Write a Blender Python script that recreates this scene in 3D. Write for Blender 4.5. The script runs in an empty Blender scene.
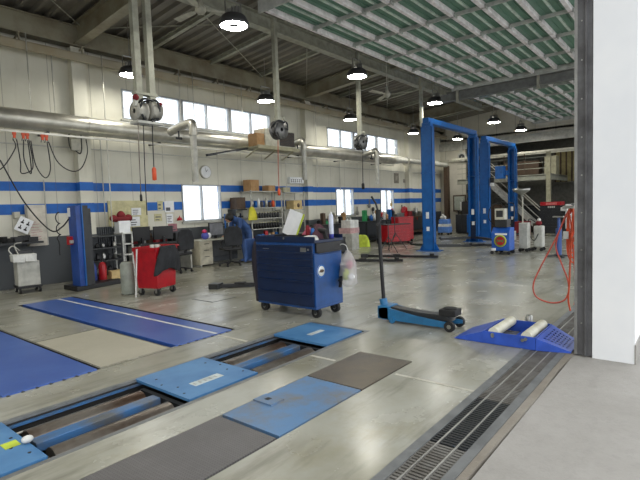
import bpy, bmesh, math, random
from mathutils import Vector, Matrix
random.seed(7)
PI = math.pi
COL = bpy.context.scene.collection
R = math.radians

# ------------------------------------------------------------------ materials
def lin(c):
    return tuple(((v/255)/12.92 if v/255 <= .04045 else ((v/255+.055)/1.055)**2.4) for v in c) + (1,)
class N:
    def __init__(s, name):
        s.m = bpy.data.materials.new(name); s.m.use_nodes = True
        s.t = s.m.node_tree; s.b = s.t.nodes['Principled BSDF']; s.out = s.t.nodes['Material Output']
    def n(s, typ, **k):
        nd = s.t.nodes.new(typ)
        for a, v in k.items():
            if a.startswith('i_'): nd.inputs[a[2:].replace('_', ' ')].default_value = v
            else: setattr(nd, a, v)
        return nd
    def l(s, a, b): s.t.links.new(a, b)
    def math(s, op, a, b=None, c=None):
        nd = s.t.nodes.new('ShaderNodeMath'); nd.operation = op
        for i, v in enumerate((a, b, c)):
            if v is None: continue
            if hasattr(v, 'links'): s.l(v, nd.inputs[i])
            else: nd.inputs[i].default_value = v
        return nd.outputs[0]
    def mix(s, f, a, b):
        nd = s.t.nodes.new('ShaderNodeMix'); nd.data_type = 'RGBA'
        for i, v in ((0, f), (6, a), (7, b)):
            if hasattr(v, 'links'): s.l(v, nd.inputs[i])
            else: nd.inputs[i].default_value = v
        return nd.outputs[2]
    def noise(s, scale, detail=4, rough=.6, stretch=None, src='Object'):
        tc = s.n('ShaderNodeTexCoord'); mp = s.n('ShaderNodeMapping')
        s.l(tc.outputs[src], mp.inputs[0])
        if stretch: mp.inputs['Scale'].default_value = stretch
        nz = s.n('ShaderNodeTexNoise'); s.l(mp.outputs[0], nz.inputs['Vector'])
        nz.inputs['Scale'].default_value = scale; nz.inputs['Detail'].default_value = detail; nz.inputs['Roughness'].default_value = rough
        return nz.outputs['Fac']
    def ramp(s, f, lo, hi):
        nd = s.n('ShaderNodeMapRange'); s.l(f, nd.inputs[0]); nd.inputs[1].default_value = lo; nd.inputs[2].default_value = hi
        return nd.outputs[0]
MATS = {}
def mat(name, rgb, rough=.5, metal=0, rgb2=None, scale=6, lo=.4, hi=.65, bump=0, bscale=40, coat=0, emit=0):
    if name in MATS: return MATS[name]
    s = N(name); b = s.b
    c = lin(rgb)
    if rgb2 is None: rgb2 = tuple(int(v*.86) for v in rgb)
    f = s.ramp(s.noise(scale), lo, hi)
    s.l(s.mix(f, c, lin(rgb2)), b.inputs['Base Color'])
    b.inputs['Roughness'].default_value = rough; b.inputs['Metallic'].default_value = metal
    b.inputs['Coat Weight'].default_value = coat
    if bump:
        bp = s.n('ShaderNodeBump'); bp.inputs['Strength'].default_value = bump; bp.inputs['Distance'].default_value = .01
        s.l(s.noise(bscale), bp.inputs['Height']); s.l(bp.outputs[0], b.inputs['Normal'])
    if emit:
        b.inputs['Emission Color'].default_value = (1, .965, .86, 1); b.inputs['Emission Strength'].default_value = emit
    MATS[name] = s.m
    return s.m

cream = mat('cream_paint', (196, 194, 178), .6)
beam_p = mat('beam_paint', (150, 146, 126), .6, rgb2=(128, 118, 98), scale=2)
beam_light = mat('light_beam_paint', (168, 168, 152), .6)
white = mat('white_plastic', (225, 226, 222), .4)
offwhite = mat('offwhite_enamel', (190, 190, 182), .4)
paper = mat('paper', (236, 238, 240), .8, rgb2=(222, 225, 228))
black = mat('black_plastic', (22, 22, 24), .45)
rubber = mat('rubber', (30, 30, 31), .75)
darkgrey = mat('dark_grey_metal', (58, 60, 62), .45, .3)
steel = mat('steel', (170, 170, 166), .35, .9)
galv = mat('galvanised_steel', (196, 194, 184), .38, .75, rgb2=(170, 168, 158), scale=3)
rust = mat('worn_roller_steel', (128, 122, 114), .3, .6, rgb2=(78, 60, 48), scale=2.5)
liftblue = mat('lift_blue_paint', (18, 96, 170), .35, rgb2=(14, 84, 154))
navy = mat('navy_shaded_cabinet_paint', (12, 33, 68), .35, rgb2=(11, 29, 60))  # cabinet front darkened in colour, painting the shade on its drawer side
navy_lit = mat('navy_daylit_cabinet_paint', (24, 74, 136), .35)  # lighter copy of the cabinet paint, for the side that faces the daylight
rampblue = mat('ramp_blue_paint', (50, 88, 190), .4, rgb2=(42, 76, 168))
alignblue = mat('alignment_plate_paint', (46, 80, 154), .33, rgb2=(60, 94, 164), scale=2)
plateblue = mat('pit_plate_paint', (80, 130, 176), .42, rgb2=(56, 108, 158), scale=2.5)
pitblue = mat('pit_frame_paint', (60, 104, 152), .35, rgb2=(84, 88, 92), scale=4)
jackblue = mat('jack_blue_paint', (42, 112, 160), .35)
red = mat('red_enamel', (176, 18, 30), .35, rgb2=(150, 14, 26))
darkred = mat('dark_red_cloth', (122, 22, 32), .8)
orange = mat('orange_rubber', (232, 92, 52), .5)
roller = mat('cream_roller', (222, 220, 200), .4, rgb2=(196, 192, 170))
wood = mat('cardboard', (178, 142, 100), .85, rgb2=(160, 124, 84))
woodlight = mat('pale_board', (212, 186, 132), .7)
yellow = mat('yellow_plastic', (214, 206, 40), .5)
green = mat('green_plastic', (40, 140, 80), .5)
lime = mat('lime_cloth', (196, 214, 70), .8)
boardm = mat('pale_yellow_board', (208, 202, 158), .7)
darkcloth = mat('black_jacket_cloth', (44, 46, 50), .9, rgb2=(30, 31, 34))
bluecloth = mat('blue_coverall_cloth', (56, 86, 138), .85, rgb2=(44, 68, 112))
skin = mat('skin', (196, 148, 118), .55)
hair = mat('black_hair', (18, 16, 16), .6)
slate = mat('dark_wainscot', (74, 78, 82), .55, rgb2=(62, 66, 70))
brown = mat('dark_brown_paint', (84, 66, 50), .6)
tan = mat('tan_paint', (176, 172, 144), .6)
screen = mat('dark_screen', (70, 72, 76), .25)
pit_dark = mat('recess_shade_dark', (40, 38, 36), .8)  # near black, so shade in the floor recesses is put into the colour
labelwhite = mat('worn_white_label', (196, 206, 206), .6)
drainm = mat('drain_frame_steel', (116, 118, 118), .6, .1, rgb2=(98, 100, 100))
gratem = mat('grate_steel', (116, 114, 110), .55, .2, rgb2=(92, 88, 82))
bright = mat('bright_bar_steel', (168, 166, 160), .4, .3)
rail_m = mat('door_track_steel', (100, 100, 102), .5, .3, rgb2=(74, 73, 74), scale=4)
colm = mat('white_column_paint', (238, 239, 240), .6, rgb2=(230, 232, 235), scale=1)
purple = mat('purple_blue_plastic', (80, 86, 176), .4)
pink = mat('pink_cloth', (190, 96, 120), .8)
lens = mat('lamp_lens', (255, 250, 240), .4, emit=84)

def glassy(name, rgb, alpha):
    s = N(name); s.b.inputs['Base Color'].default_value = lin(rgb); s.b.inputs['Roughness'].default_value = .35
    s.b.inputs['Alpha'].default_value = alpha
    MATS[name] = s.m; return s.m
polybag = glassy('clear_plastic_bag', (226, 222, 222), .36)
def window_glass():
    s = N('window_glass'); t = s.t
    tr = s.n('ShaderNodeBsdfTransparent'); tr.inputs[0].default_value = (.96, .98, 1, 1)
    gl = s.n('ShaderNodeBsdfGlossy'); gl.inputs['Roughness'].default_value = .05
    mx = s.n('ShaderNodeMixShader'); mx.inputs[0].default_value = .06
    s.l(tr.outputs[0], mx.inputs[1]); s.l(gl.outputs[0], mx.inputs[2]); s.l(mx.outputs[0], s.out.inputs[0])
    return s.m
glass = window_glass()

def wall_material():
    s = N('left_wall_paint')
    tc = s.n('ShaderNodeTexCoord'); sp = s.n('ShaderNodeSeparateXYZ'); s.l(tc.outputs['Object'], sp.inputs[0])
    x, z = sp.outputs[0], sp.outputs[2]
    def band(a, b): return s.math('MULTIPLY', s.math('GREATER_THAN', z, a), s.math('LESS_THAN', z, b))
    blue = s.math('ADD', band(2.02, 2.215), band(1.53, 1.745))
    base = s.mix(s.ramp(s.noise(1.2), .4, .7), lin((214, 212, 198)), lin((202, 200, 184)))
    # rain and soot streaks: dirt with a shape of its own
    streak = s.ramp(s.noise(2.0, 5, .7, stretch=(3, 3, .35)), .58, .75)
    base = s.mix(s.math('MULTIPLY', streak, .3), base, lin((160, 154, 134)))
    bl = s.mix(s.ramp(s.noise(5), .4, .7), lin((28, 100, 186)), lin((24, 88, 168)))
    c = s.mix(blue, base, bl)
    seam = s.math('LESS_THAN', s.math('PINGPONG', x, .45), .006)
    c = s.mix(s.math('MULTIPLY', seam, .55), c, lin((90, 88, 80)))
    c = s.mix(s.math('LESS_THAN', z, 1.03), c, lin((76, 80, 84)))
    s.l(c, s.b.inputs['Base Color']); s.b.inputs['Roughness'].default_value = .6
    return s.m
wallm = wall_material()
def endwall_material():
    s = N('end_wall_paint')
    tc = s.n('ShaderNodeTexCoord'); sp = s.n('ShaderNodeSeparateXYZ'); s.l(tc.outputs['Object'], sp.inputs[0])
    base = s.mix(s.ramp(s.noise(1.2), .4, .7), lin((208, 204, 190)), lin((190, 186, 172)))
    seam = s.math('LESS_THAN', s.math('PINGPONG', sp.outputs[1], .45), .012)
    s.l(s.mix(s.math('MULTIPLY', seam, .5), base, lin((100, 96, 88))), s.b.inputs['Base Color']); s.b.inputs['Roughness'].default_value = .7
    return s.m
endm = endwall_material()
def floor_material():
    s = N('epoxy_floor')
    tc = s.n('ShaderNodeTexCoord'); sp = s.n('ShaderNodeSeparateXYZ'); s.l(tc.outputs['Object'], sp.inputs[0])
    big = s.ramp(s.noise(.55, 6, .65), .38, .62)
    c = s.mix(big, lin((164, 164, 154)), lin((138, 136, 120)))
    worn = s.ramp(s.noise(.9, 6, .7), .55, .72)
    c = s.mix(s.math('MULTIPLY', worn, .6), c, lin((134, 128, 100)))
    tyre = s.ramp(s.noise(1.3, 5, .65, stretch=(.45, 2.2, 1)), .52, .66)
    c = s.mix(s.math('MULTIPLY', tyre, .6), c, lin((98, 94, 82)))
    scuff = s.ramp(s.noise(7, 6, .75, stretch=(1, 1.8, 1)), .6, .72)
    c = s.mix(s.math('MULTIPLY', scuff, .22), c, lin((104, 102, 94)))
    pale = s.ramp(s.noise(2.2, 5, .7), .62, .75)
    c = s.mix(s.math('MULTIPLY', pale, .16), c, lin((180, 184, 182)))
    s.l(c, s.b.inputs['Base Color'])
    s.l(s.math('MULTIPLY_ADD', s.noise(1.7, 5), .36, .06), s.b.inputs['Roughness'])
    s.b.inputs['Coat Weight'].default_value = .12; s.b.inputs['Coat Roughness'].default_value = .3
    bp = s.n('ShaderNodeBump'); bp.inputs['Strength'].default_value = .12; bp.inputs['Distance'].default_value = .01
    s.l(s.noise(9, 3), bp.inputs['Height']); s.l(bp.outputs[0], s.b.inputs['Normal'])
    return s.m
floorm = floor_material()
def concrete(name, a, b, crack=None, rough=.85):
    s = N(name)
    c = s.mix(s.ramp(s.noise(1.4, 8, .7), .35, .7), lin(a), lin(b))
    c = s.mix(s.math('MULTIPLY', s.ramp(s.noise(14, 6, .8), .5, .75), .25), c, lin(tuple(int(v*.7) for v in a)))
    if crack:
        c = s.mix(s.math('MULTIPLY', s.ramp(s.noise(2, 7, .75, stretch=(.5, 1.2, 1)), .6, .7), .3), c, lin(crack))
    s.l(c, s.b.inputs['Base Color']); s.b.inputs['Roughness'].default_value = rough
    bp = s.n('ShaderNodeBump'); bp.inputs['Strength'].default_value = .3; bp.inputs['Distance'].default_value = .01
    s.l(s.noise(60, 4), bp.inputs['Height']); s.l(bp.outputs[0], s.b.inputs['Normal'])
    return s.m
apronm = concrete('apron_concrete', (158, 155, 150), (143, 140, 134), (116, 112, 106))
slabm = concrete('pale_slab', (172, 168, 152), (158, 154, 138), rough=.5)
kerbm = concrete('kerb_concrete', (140, 134, 124), (116, 108, 96))
def checker(name, a, b):
    s = N(name)
    c = s.mix(s.ramp(s.noise(1.6, 6, .7), .4, .65), lin(a), lin(b))
    s.l(c, s.b.inputs['Base Color']); s.b.inputs['Roughness'].default_value = .45; s.b.inputs['Metallic'].default_value = .2
    tc = s.n('ShaderNodeTexCoord'); mp = s.n('ShaderNodeMapping'); s.l(tc.outputs['Object'], mp.inputs[0])
    mp.inputs['Rotation'].default_value = (0, 0, R(45)); mp.inputs['Scale'].default_value = (1, 1, 1)
    w = s.n('ShaderNodeTexBrick'); s.l(mp.outputs[0], w.inputs['Vector']); w.inputs['Scale'].default_value = 18
    w.inputs['Mortar Size'].default_value = .06; s.l(s.mix(s.math('MULTIPLY', w.outputs['Fac'], .45), c, lin(tuple(int(v*.62) for v in b))), s.b.inputs['Base Color'])
    bp = s.n('ShaderNodeBump'); bp.inputs['Strength'].default_value = .6; bp.inputs['Distance'].default_value = .008
    s.l(w.outputs['Fac'], bp.inputs['Height']); s.l(bp.outputs[0], s.b.inputs['Normal'])
    return s.m
checkgrey = checker('checker_plate', (116, 114, 114), (100, 98, 98))
checkbrown = checker('stained_checker_plate', (122, 112, 96), (96, 92, 88))
def worn_blue():
    s = N('worn_blue_cover')
    c = s.mix(s.ramp(s.noise(2.2, 6, .7), .44, .66), lin((86, 124, 164)), lin((112, 106, 94)))
    s.l(c, s.b.inputs['Base Color']); s.b.inputs['Roughness'].default_value = .45
    return s.m
wornblue = worn_blue()
deckm = mat('roof_deck', (128, 123, 113), .7, rgb2=(114, 110, 100), scale=1)
ribm = mat('door_rib_paint', (252, 247, 249), .5)
greenm = mat('door_green_panel', (104, 142, 124), .5, rgb2=(94, 130, 114), scale=2)
paleg = mat('door_groove_highlight', (214, 232, 222), .5)  # pale colour paints the highlight along the middle groove of each section
strutm = mat('door_strut_steel', (186, 188, 184), .5, .1)

# ------------------------------------------------------------------ mesh builder
class MB:
    def __init__(s): s.v = []; s.f = []; s.m = []; s.s = []
    def add(s, vs, fs, m=0, smooth=False):
        o = len(s.v); s.v += [tuple(v) for v in vs]
        for f in fs: s.f.append([i+o for i in f]); s.m.append(m); s.s.append(smooth)
        return s
    def bb(s, x0, x1, y0, y1, z0, z1, m=0, M=None):
        vs = [Vector(p) for p in ((x0,y0,z0),(x1,y0,z0),(x1,y1,z0),(x0,y1,z0),(x0,y0,z1),(x1,y0,z1),(x1,y1,z1),(x0,y1,z1))]
        if M is not None: vs = [M @ v for v in vs]
        return s.add(vs, [(0,3,2,1),(4,5,6,7),(0,1,5,4),(1,2,6,5),(2,3,7,6),(3,0,4,7)], m)
    def box(s, c, d, m=0, rz=0, rx=0, ry=0):
        M = Matrix.Translation(c) @ Matrix.Rotation(rz, 4, 'Z') @ Matrix.Rotation(ry, 4, 'Y') @ Matrix.Rotation(rx, 4, 'X')
        return s.bb(-d[0]/2, d[0]/2, -d[1]/2, d[1]/2, -d[2]/2, d[2]/2, m, M)
    def bar(s, p, q, w, h, m=0, up=(0,0,1)):
        p, q = Vector(p), Vector(q); d = (q-p); L = d.length; d.normalize(); up = Vector(up)
        if abs(d.dot(up)) > .99: up = Vector((1, 0, 0))
        a = d.cross(up).normalized(); b = a.cross(d)
        M = Matrix((( d.x, a.x, b.x, p.x), (d.y, a.y, b.y, p.y), (d.z, a.z, b.z, p.z), (0, 0, 0, 1)))
        return s.bb(0, L, -w/2, w/2, -h/2, h/2, m, M)
    def tube(s, pts, r, n=8, m=0, cap=True):
        pts = [Vector(p) for p in pts]; K = len(pts); rr = r if isinstance(r, (list, tuple)) else [r]*K
        t = [(pts[min(i+1, K-1)]-pts[max(i-1, 0)]).normalized() for i in range(K)]
        a = t[0].orthogonal().normalized(); vs = []
        for i in range(K):
            a = (a - t[i]*a.dot(t[i])).normalized(); b = t[i].cross(a)
            for k in range(n):
                th = 2*PI*k/n; vs.append(pts[i] + (a*math.cos(th)+b*math.sin(th))*rr[i])
        fs = [(i*n+k, i*n+(k+1) % n, (i+1)*n+(k+1) % n, (i+1)*n+k) for i in range(K-1) for k in range(n)]
        s.add(vs, fs, m, True)
        if cap: s.add(vs, [tuple(range(n-1, -1, -1)), tuple(range((K-1)*n, K*n))], m)
        return s
    def cyl(s, p, q, r, n=16, m=0, r2=None): return s.tube([p, q], [r, r if r2 is None else r2], n, m)
    def lathe(s, prof, c=(0,0,0), n=20, m=0, axis='Z'):
        c = Vector(c); vs = []
        for r, z in prof:
            for k in range(n):
                a = 2*PI*k/n; x, y = r*math.cos(a), r*math.sin(a)
                vs.append(c + (Vector((x,y,z)) if axis == 'Z' else Vector((z,x,y)) if axis == 'X' else Vector((y,z,x))))
        K = len(prof)
        return s.add(vs, [(i*n+k, i*n+(k+1)%n, (i+1)*n+(k+1)%n, (i+1)*n+k) for i in range(K-1) for k in range(n)], m, True)
    def prism(s, poly, a, b, axis='Y', m=0):
        n = len(poly)
        f = {'Y': lambda u, v, w: (u, w, v), 'X': lambda u, v, w: (w, u, v), 'Z': lambda u, v, w: (u, v, w)}[axis]
        vs = [f(u, v, a) for u, v in poly] + [f(u, v, b) for u, v in poly]
        fs = [tuple(range(n-1, -1, -1)), tuple(range(n, 2*n))] + [(i, (i+1) % n, n+(i+1) % n, n+i) for i in range(n)]
        return s.add(vs, fs, m)
    def ball(s, c, r, m=0, n=12, sc=(1,1,1)):
        prof = [(max(.0005, math.sin(PI*i/8))*r, -math.cos(PI*i/8)*r) for i in range(9)]
        vs = []
        for q, z in prof:
            for k in range(n):
                a = 2*PI*k/n; vs.append((c[0]+q*math.cos(a)*sc[0], c[1]+q*math.sin(a)*sc[1], c[2]+z*sc[2]))
        return s.add(vs, [(i*n+k, i*n+(k+1)%n, (i+1)*n+(k+1)%n, (i+1)*n+k) for i in range(8) for k in range(n)], m, True)
    def build(s, name, mats, parent=None, loc=None, rz=0, bevel=0, kind=None):
        me = bpy.data.meshes.new(name); me.from_pydata(s.v, [], s.f)
        if not isinstance(mats, (list, tuple)): mats = [mats]
        for q in mats: me.materials.append(q)
        me.polygons.foreach_set('material_index', s.m); me.polygons.foreach_set('use_smooth', s.s); me.update()
        bm = bmesh.new(); bm.from_mesh(me); bmesh.ops.recalc_face_normals(bm, faces=bm.faces); bm.to_mesh(me); bm.free()
        o = bpy.data.objects.new(name, me); COL.objects.link(o)
        if parent is not None: o.parent = parent
        if loc: o.location = loc
        o.rotation_euler.z = rz
        if bevel:
            b = o.modifiers.new('edge', 'BEVEL'); b.width = bevel; b.segments = 2; b.limit_method = 'ANGLE'
        if kind: o['kind'] = kind
        return o
def tag(o, label, cat, group=None, kind=None):
    o['label'] = label; o['category'] = cat
    if group: o['group'] = group
    if kind: o['kind'] = kind
    return o
def thing(name, label, cat, loc=(0,0,0), rz=0, group=None):
    o = bpy.data.objects.new(name, None); COL.objects.link(o); o.empty_display_size = .1
    o.location = loc; o.rotation_euler.z = rz
    return tag(o, label, cat, group)
def dup(root, loc, rz=None, label=None, group=None):
    r = root.copy(); COL.objects.link(r); r.location = loc
    if rz is not None: r.rotation_euler.z = rz
    if label: r['label'] = label
    if group: r['group'] = group
    for ch in list(root.children):
        c = ch.copy(); COL.objects.link(c); c.parent = r
        for g in ch.children:
            d = g.copy(); COL.objects.link(d); d.parent = c
    return r
def struct(name, mb, m, **k): return mb.build(name, m, kind='structure', **k)
def curve_pts(pts, n=8):
    pts = [Vector(p) for p in pts]; out = []; P = [pts[0]]+pts+[pts[-1]]
    for i in range(1, len(P)-2):
        for k in range(n):
            t = k/n; a, b, c, d = P[i-1], P[i], P[i+1], P[i+2]
            out.append(.5*((2*b)+(c-a)*t+(2*a-5*b+4*c-d)*t*t+(3*b-a-3*c+d)*t**3))
    out.append(pts[-1]); return out
def sag(p, q, drop, n=14):
    p, q = Vector(p), Vector(q)
    return [p.lerp(q, i/n) - Vector((0,0,drop*(1-(2*i/n-1)**2))) for i in range(n+1)]
def cells(u0, u1, v0, v1, holes):
    us = sorted({u0, u1, *[h[0] for h in holes if u0 < h[0] < u1], *[h[1] for h in holes if u0 < h[1] < u1]})
    out = []
    for a, b in zip(us, us[1:]):
        mid = (a+b)/2; blk = sorted((h[2], h[3]) for h in holes if h[0] <= mid <= h[1]); v = v0
        for lo, hi in blk:
            if lo > v: out.append((a, b, v, lo))
            v = max(v, hi)
        if v < v1: out.append((a, b, v, v1))
    return out

# ------------------------------------------------------------------ the hall
YW = 11.1; XE = 24.1; XL = -8.0; XB = 29.0
roofz = lambda y: 5.75 + .09*(YW-y)
PIT = (-2.2, 4.55, 3.01, 3.90); DR = (-7.9, 22.0, 1.03, 1.315)
AL1 = (2.86, 3.78, 4.46, 8.9); AL2 = (1.18, 2.085, 4.43, 8.9)
COV = (-1.0, 3.845, 2.08, 2.665)
mb = MB()
for a, b, c, d in cells(XL, XB, 1.0, YW+.15, [PIT, DR, AL1, AL2, COV, (2.10, 2.85, 4.48, 6.05)]): mb.bb(a, b, c, d, -.4, 0)
mb.bb(2.10, 2.85, 4.48, 6.05, -.4, -.004, 1)
struct('floor', mb, [floorm, slabm])
mb = MB()
for h in (PIT, DR): mb.bb(h[0], h[1], h[2], h[3], -.46, -.4)
mb.bb(AL1[0], AL1[1], AL1[2], AL1[3], -.4, -.2); mb.bb(AL2[0], AL2[1], AL2[2], AL2[3], -.4, -.2); mb.bb(COV[0], COV[1], COV[2], COV[3], -.4, -.07)
for h in (AL1, AL2):
    mb.bb(h[0], h[0]+.006, h[2], h[3], -.2, -.003).bb(h[1]-.006, h[1], h[2], h[3], -.2, -.003).bb(h[0]+.006, h[1]-.006, h[2], h[2]+.006, -.2, -.003).bb(h[0]+.006, h[1]-.006, h[3]-.006, h[3], -.2, -.003)  # dark liners added to paint the shade in the gaps around the plates
struct('trim_1', mb, pit_dark)
mb = MB(); mb.bb(-20, 40, -22, .94, -.5, -.012); struct('floor_apron', mb, apronm)
mb = MB()
pts_lo = []
K = 60
for i in range(K+1):
    x = XL + (XB-XL)*i/K; pts_lo.append((x, .945+random.uniform(-.012, .014)))
poly = pts_lo + [(XB, 1.0), (XL, 1.0)]
mb.prism(poly, -.3, -.002, 'Z'); struct('trim_2', mb, kerbm)
# painted line across the floor
mb = MB()
for y0, y1 in ((3.93, 4.44), (2.70, 3.0), (1.36, 2.05)): mb.bb(3.46, 3.495, y0, y1, 0, .0015)
struct('trim_3', mb, mat('worn_line_paint', (190, 188, 176), .6, rgb2=(160, 156, 142), scale=12))
# thin floor joints
mb = MB()
for a in ((2.09, 3.95, 4.42, 4.428), (1.0, 2.86, 6.05, 6.065), (2.092, 2.10, 4.48, 9)): mb.bb(*a, 0, .001)
struct('trim_4', mb, mat('joint_filler', (66, 62, 54), .8))

# left wall with windows
WIN = {1: (6.15, 11.25, 3.78, 4.51), 2: (14.25, 19.5, 3.74, 4.46), 3: (7.72, 9.06, 1.20, 2.22), 4: (14.68, 15.86, 1.10, 2.16), 5: (17.92, 19.05, 1.10, 2.14)}
mb = MB()
for a, b, c, d in cells(XL, XB, -.2, 6.6, list(WIN.values())): mb.bb(a, b, YW, YW+.15, c, d)
struct('wall_left', mb, wallm)
for k, (x0, x1, z0, z1) in WIN.items():
    n = 6 if k < 3 else 2
    mb = MB(); fr = .035
    mb.bb(x0, x1, YW-.03, YW+.08, z0, z0+fr).bb(x0, x1, YW-.03, YW+.08, z1-fr, z1).bb(x0, x0+fr, YW-.029, YW+.079, z0, z1).bb(x1-fr, x1, YW-.029, YW+.079, z0, z1)
    for i in range(1, n):
        xx = x0+(x1-x0)*i/n; w = .06 if (n == 6 and i % 2 == 0) else .022
        mb.bb(xx-w, xx+w, YW-.02, YW+.07, z0+fr, z1-fr)
    f = struct('window_%d' % k, mb, mat('aluminium_frame', (176, 180, 182), .45, .3))
    g = MB()
    for i in range(n):
        a = x0+(x1-x0)*i/n; b = x0+(x1-x0)*(i+1)/n; g.bb(a+.03, b-.03, YW+.02, YW+.026, z0+.03, z1-.03)
    g.build('pane', glass, f)
    s = MB(); s.bb(x0-.05, x1+.05, YW-.07, YW+.02, z0-.05, z0); s.build('window_sill', offwhite, f)
# pillars, eave beam, ledge on the left wall
for i, x in enumerate((-2.5, 5.06, 12.9, 20.3)):
    m_ = MB(); w = .13
    m_.bb(x-w, x+w, YW-.22, YW, 0, 5.2)
    m_.bb(x-w-.02, x+w+.02, YW-.24, YW-.22, 0, 5.2)
    struct('trim_%d' % (5+i), m_, wallm)
mb = MB()
mb.bb(XL, XE, YW-.3, YW-.28, 5.18, 5.62).bb(XL, XE, YW-.36, YW-.1, 5.18, 5.2).bb(XL, XE, YW-.36, YW-.1, 5.6, 5.62)
struct('trim_9', mb, beam_p)
mb = MB()
mb.bb(XL, XE, YW-.42, YW-.38, 4.83, 5.0).bb(XL, XE, YW-.42, YW, 4.99, 5.01)
for i in range(26):
    x = XL+.6+i*1.25
    mb.bar((x, YW-.4, 5.0), (x, YW-.33, 5.18), .03, .03)
    mb.bar((x, YW-.4, 5.17), (x, YW-.02, 5.05), .03, .03)
struct('trim_10', mb, mat('ledge_paint', (172, 164, 142), .6, rgb2=(160, 146, 118), scale=1.5))
mb = MB()
mb.bb(XL, XE, YW-.04, YW, 3.62, 3.66).bb(XL, XE, YW-.05, YW, 2.98, 3.0)
struct('trim_11', mb, offwhite)

# roof deck: corrugations run across the hall
mb = MB(); per = .3; x = XL; prof = []
while x < XE+5: prof += [(x, 0), (x+.17, 0), (x+.2, -.08), (x+.27, -.08)]; x += per
vs = []; y0, y1 = .3, YW+.2
for xx, dz in prof: vs += [(xx, y0, roofz(y0)+dz), (xx, y1, roofz(y1)+dz)]
mb.add(vs, [(2*i, 2*i+1, 2*i+3, 2*i+2) for i in range(len(prof)-1)])
mb.bb(XL, XE+5, y0, y1, 7.0, 7.1)
struct('ceiling', mb, deckm)
tn = 12
def ibeam(mb, p, q, w, h, t=.02):
    p, q = Vector(p), Vector(q)
    mb.bar(p, q, w, t); mb.bar(p+Vector((0,0,h)), q+Vector((0,0,h)), w, t); mb.bar(p+Vector((0,0,h/2)), q+Vector((0,0,h/2)), t, h)
for x in (-2.5, 5.06, 12.75, 20.3):
    mb = MB(); ibeam(mb, (x, .6, roofz(.6)-.62), (x, YW-.3, roofz(YW-.3)-.55), .22, .42); struct('trim_%d' % tn, mb, beam_p); tn += 1
for x in (-6.8, -5, 1.2, 3.1, 6.9, 8.7, 10.6, 14.7, 16.6, 18.4, 22.2):
    mb = MB(); ibeam(mb, (x, .6, roofz(.6)-.22), (x, YW-.3, roofz(YW-.3)-.22), .1, .11, .015); struct('trim_%d' % tn, mb, beam_light); tn += 1
for y, z, h in ((7.4, 5.3, .28), (3.6, 5.5, .5)):
    mb = MB(); ibeam(mb, (XL, y, z), (XE if y < 5 else 20.2, y, z), .2, h); struct('trim_%d' % tn, mb, beam_light); tn += 1
for a, b in (((5.1, 10.7, 5.6), (1.2, 7.4, 5.85)), ((5.1, 7.5, 5.7), (10.6, 10.7, 5.55)), ((12.7, 10.7, 5.55), (9, 7.5, 5.75)), ((12.8, 7.5, 5.7), (18, 10.7, 5.55)), ((5.1, 10.7, 5.55), (8.6, 7.5, 5.8))):
    mb = MB(); mb.cyl(a, b, .012, 6); struct('trim_%d' % tn, mb, beam_light); tn += 1

# far end: upper wall, header beam, space under and behind it
mb = MB()
mb.bb(XE, XE+.15, 1, YW, 4.3, 6.8).bb(XE, XE+.15, 9.7, YW, 0, 4.4)
struct('wall_far', mb, endm)
mb = MB(); mb.bb(XE-.12, XE, 1, YW, 4.2, 4.58); struct('trim_%d' % tn, mb, offwhite); tn += 1
mb = MB(); mb.bb(XE-.1, XE-.02, 1, YW, 3.60, 3.72); struct('trim_%d' % tn, mb, cream); tn += 1
mb = MB(); mb.bb(XB, XB+.15, 1, YW, 0, 4.8).bb(XE, XB, 1, YW, 4.7, 4.8)
for z in (2.95, 3.3, 4.0): mb.bb(XB-.1, XB, 1, YW, z, z+.07, 1)
struct('wall_back', mb, [mat('back_wall_paint', (140, 138, 128), .7), beam_p])
# ground of the near side: facade above the doors, columns
mb = MB(); mb.bb(XL-4, XB, .45, .85, 5.25, 7.2); struct('wall_front', mb, cream)
mb = MB(); mb.bb(4.85, 5.42, .46, .785, -.012, 5.3); struct('wall_front_column', mb, colm)
mb = MB(); mb.bb(4.845, 5.3, .45, .46, -.01, .16); struct('trim_%d' % tn, mb, apronm); tn += 1
for a_, b_, nm in ((13.35, 13.9, 'wall_front_middle'), (21.9, 22.4, 'wall_front_end'), (22.4, XB, 'wall_front_far'), (-4.2, -3.6, 'wall_front_near')): struct(nm, MB().bb(a_, b_, .46, .785, -.012, 5.3), colm)
mb = MB(); mb.bb(XL-.15, XL, 1, YW, 0, 6.6); struct('wall_right', mb, cream)
# vertical door track beside the column
tr = thing('door_track', 'tall grey steel door track standing against the white column', 'door track', (4.86, .79, 0))
m1 = MB(); m1.bb(0, .03, 0, .12, 0, 4.9).bb(.03, .3, .0, .015, 0, 4.9).bb(.03, .3, .105, .12, 0, 4.9); m1.build('channel', rail_m, tr)
m2 = MB(); m2.bb(-.03, 0, .04, .055, 0, 4.9); m2.build('guide_rail', rail_m, tr)
m3 = MB(); m3.bb(-.004, .22, .12, .145, 0, 4.85); m3.build('edge_rail', mat('pale_track_edge', (150, 150, 148), .4, .5), tr)
m4 = MB()
for i in range(14): m4.cyl((-.008, .085, .3+i*.34), (0, .085, .3+i*.34), .007, 8)
m4.build('bolt_row', steel, tr)

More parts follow.
